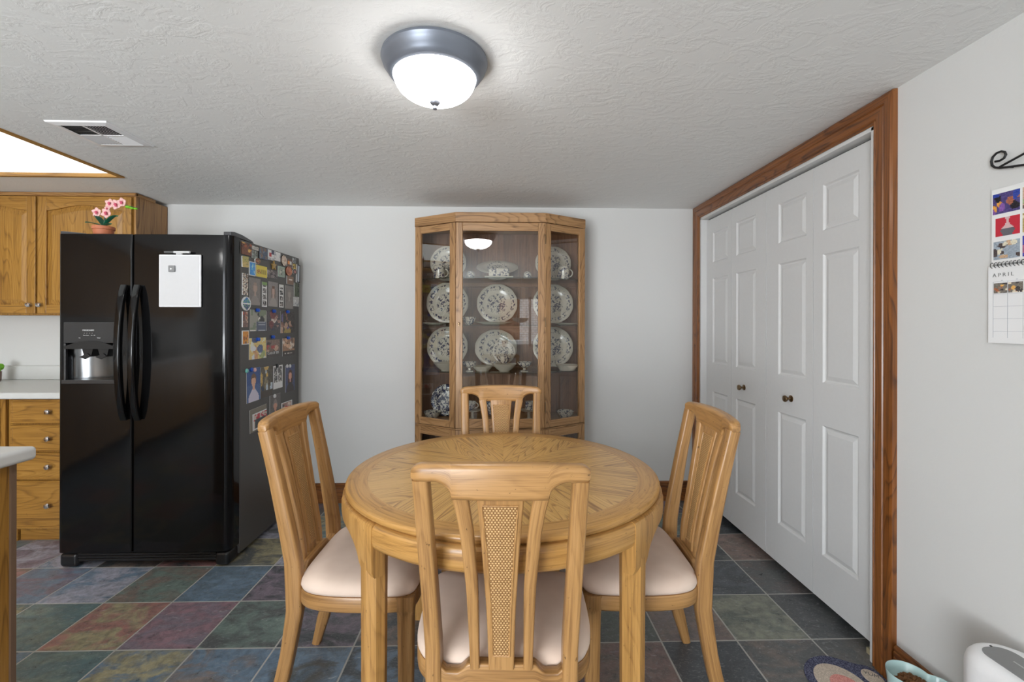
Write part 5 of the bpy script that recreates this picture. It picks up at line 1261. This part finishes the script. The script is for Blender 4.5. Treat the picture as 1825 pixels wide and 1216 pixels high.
def rrect(x0, x1, y0, y1, r_, n=8):
    out = []
    for cx, cy, a0 in ((x1-r_, y1-r_, 0), (x0+r_, y1-r_, PI/2), (x0+r_, y0+r_, PI), (x1-r_, y0+r_, 1.5*PI)):
        for k in range(n+1): out.append((cx+r_*math.cos(a0+PI/2*k/n), cy+r_*math.sin(a0+PI/2*k/n)))
    return out
def pring(i, z): return [(x, y, z) for x, y in rrect(1.212+i, 1.380-i, .90+i, 1.195-i, .075-i*.6)]
mb = MB(o); loft(mb, [pring(.008, 0), pring(.002, .01), pring(0, .05), pring(0, .385), pring(.004, .402), pring(.012, .414), pring(.022, .419), pring(.030, .420)]); mb.build('body', 'white_satin', t, smooth=True, angle=60)
mb = MB(o); loft(mb, [[(x, y, z) for x, y in rrect(1.247, 1.330, .95, 1.158, .034)] for z in (.419, .4212)]); mb.build('top_panel', 'mid_grey', t)
mb = MB(o); mb.box((1.290, 1.05, .4212), (1.294, 1.105, .4216)); mb.build('logo_mark', plain('light_mark', (.5, .5, .5, 1), .5), t)

# ================================================================== THINGS BEHIND THE PHOTOGRAPHER (seen mirrored in the cabinet glass)
t = thing('hanging_basket', 'cream hanging basket on cords in front of the rear window, mirrored in the cabinet door', 'basket', (.35, YR+.35, 1.45)); o = t.location
mb = MB(o); mb.lathe([(.05, 1.30), (.12, 1.33), (.15, 1.38), (.14, 1.38), (.001, 1.34)], (.35, YR+.35, 0), 20); mb.build('bowl', 'mat_cream', t, smooth=True)
mb = MB(o)
for k in range(3):
    a = 2*PI*k/3; mb.tube([(.35+.14*math.cos(a), YR+.35+.14*math.sin(a), 1.38), (.35, YR+.35, 1.68)], .003, 6)
mb.tube([(.35, YR+.35, 1.68), (.35, YR+.35, CEIL)], .003, 6); mb.build('cord', 'mat_cream', t)
t = thing('sill_plant', 'small plant in a terracotta pot on the rear window sill, mirrored in the cabinet door', 'plant', (.08, YR+.08, 0.99)); o = t.location
mb = MB(o); mb.lathe([(.04, VZ0), (.06, VZ0+.10), (.065, VZ0+.12), (.055, VZ0+.12), (.001, VZ0+.1)], (.08, YR+.08, 0), 18); mb.build('pot', 'terracotta', t, smooth=True)
mb = MB(o)
for k in range(18): mb.ball((.08+R.uniform(-.06, .06), YR+.08+R.uniform(-.04, .04), VZ0+.14+R.uniform(0, .10)), .025, n=8, m=6)
mb.build('foliage', 'leaf', t, smooth=True)
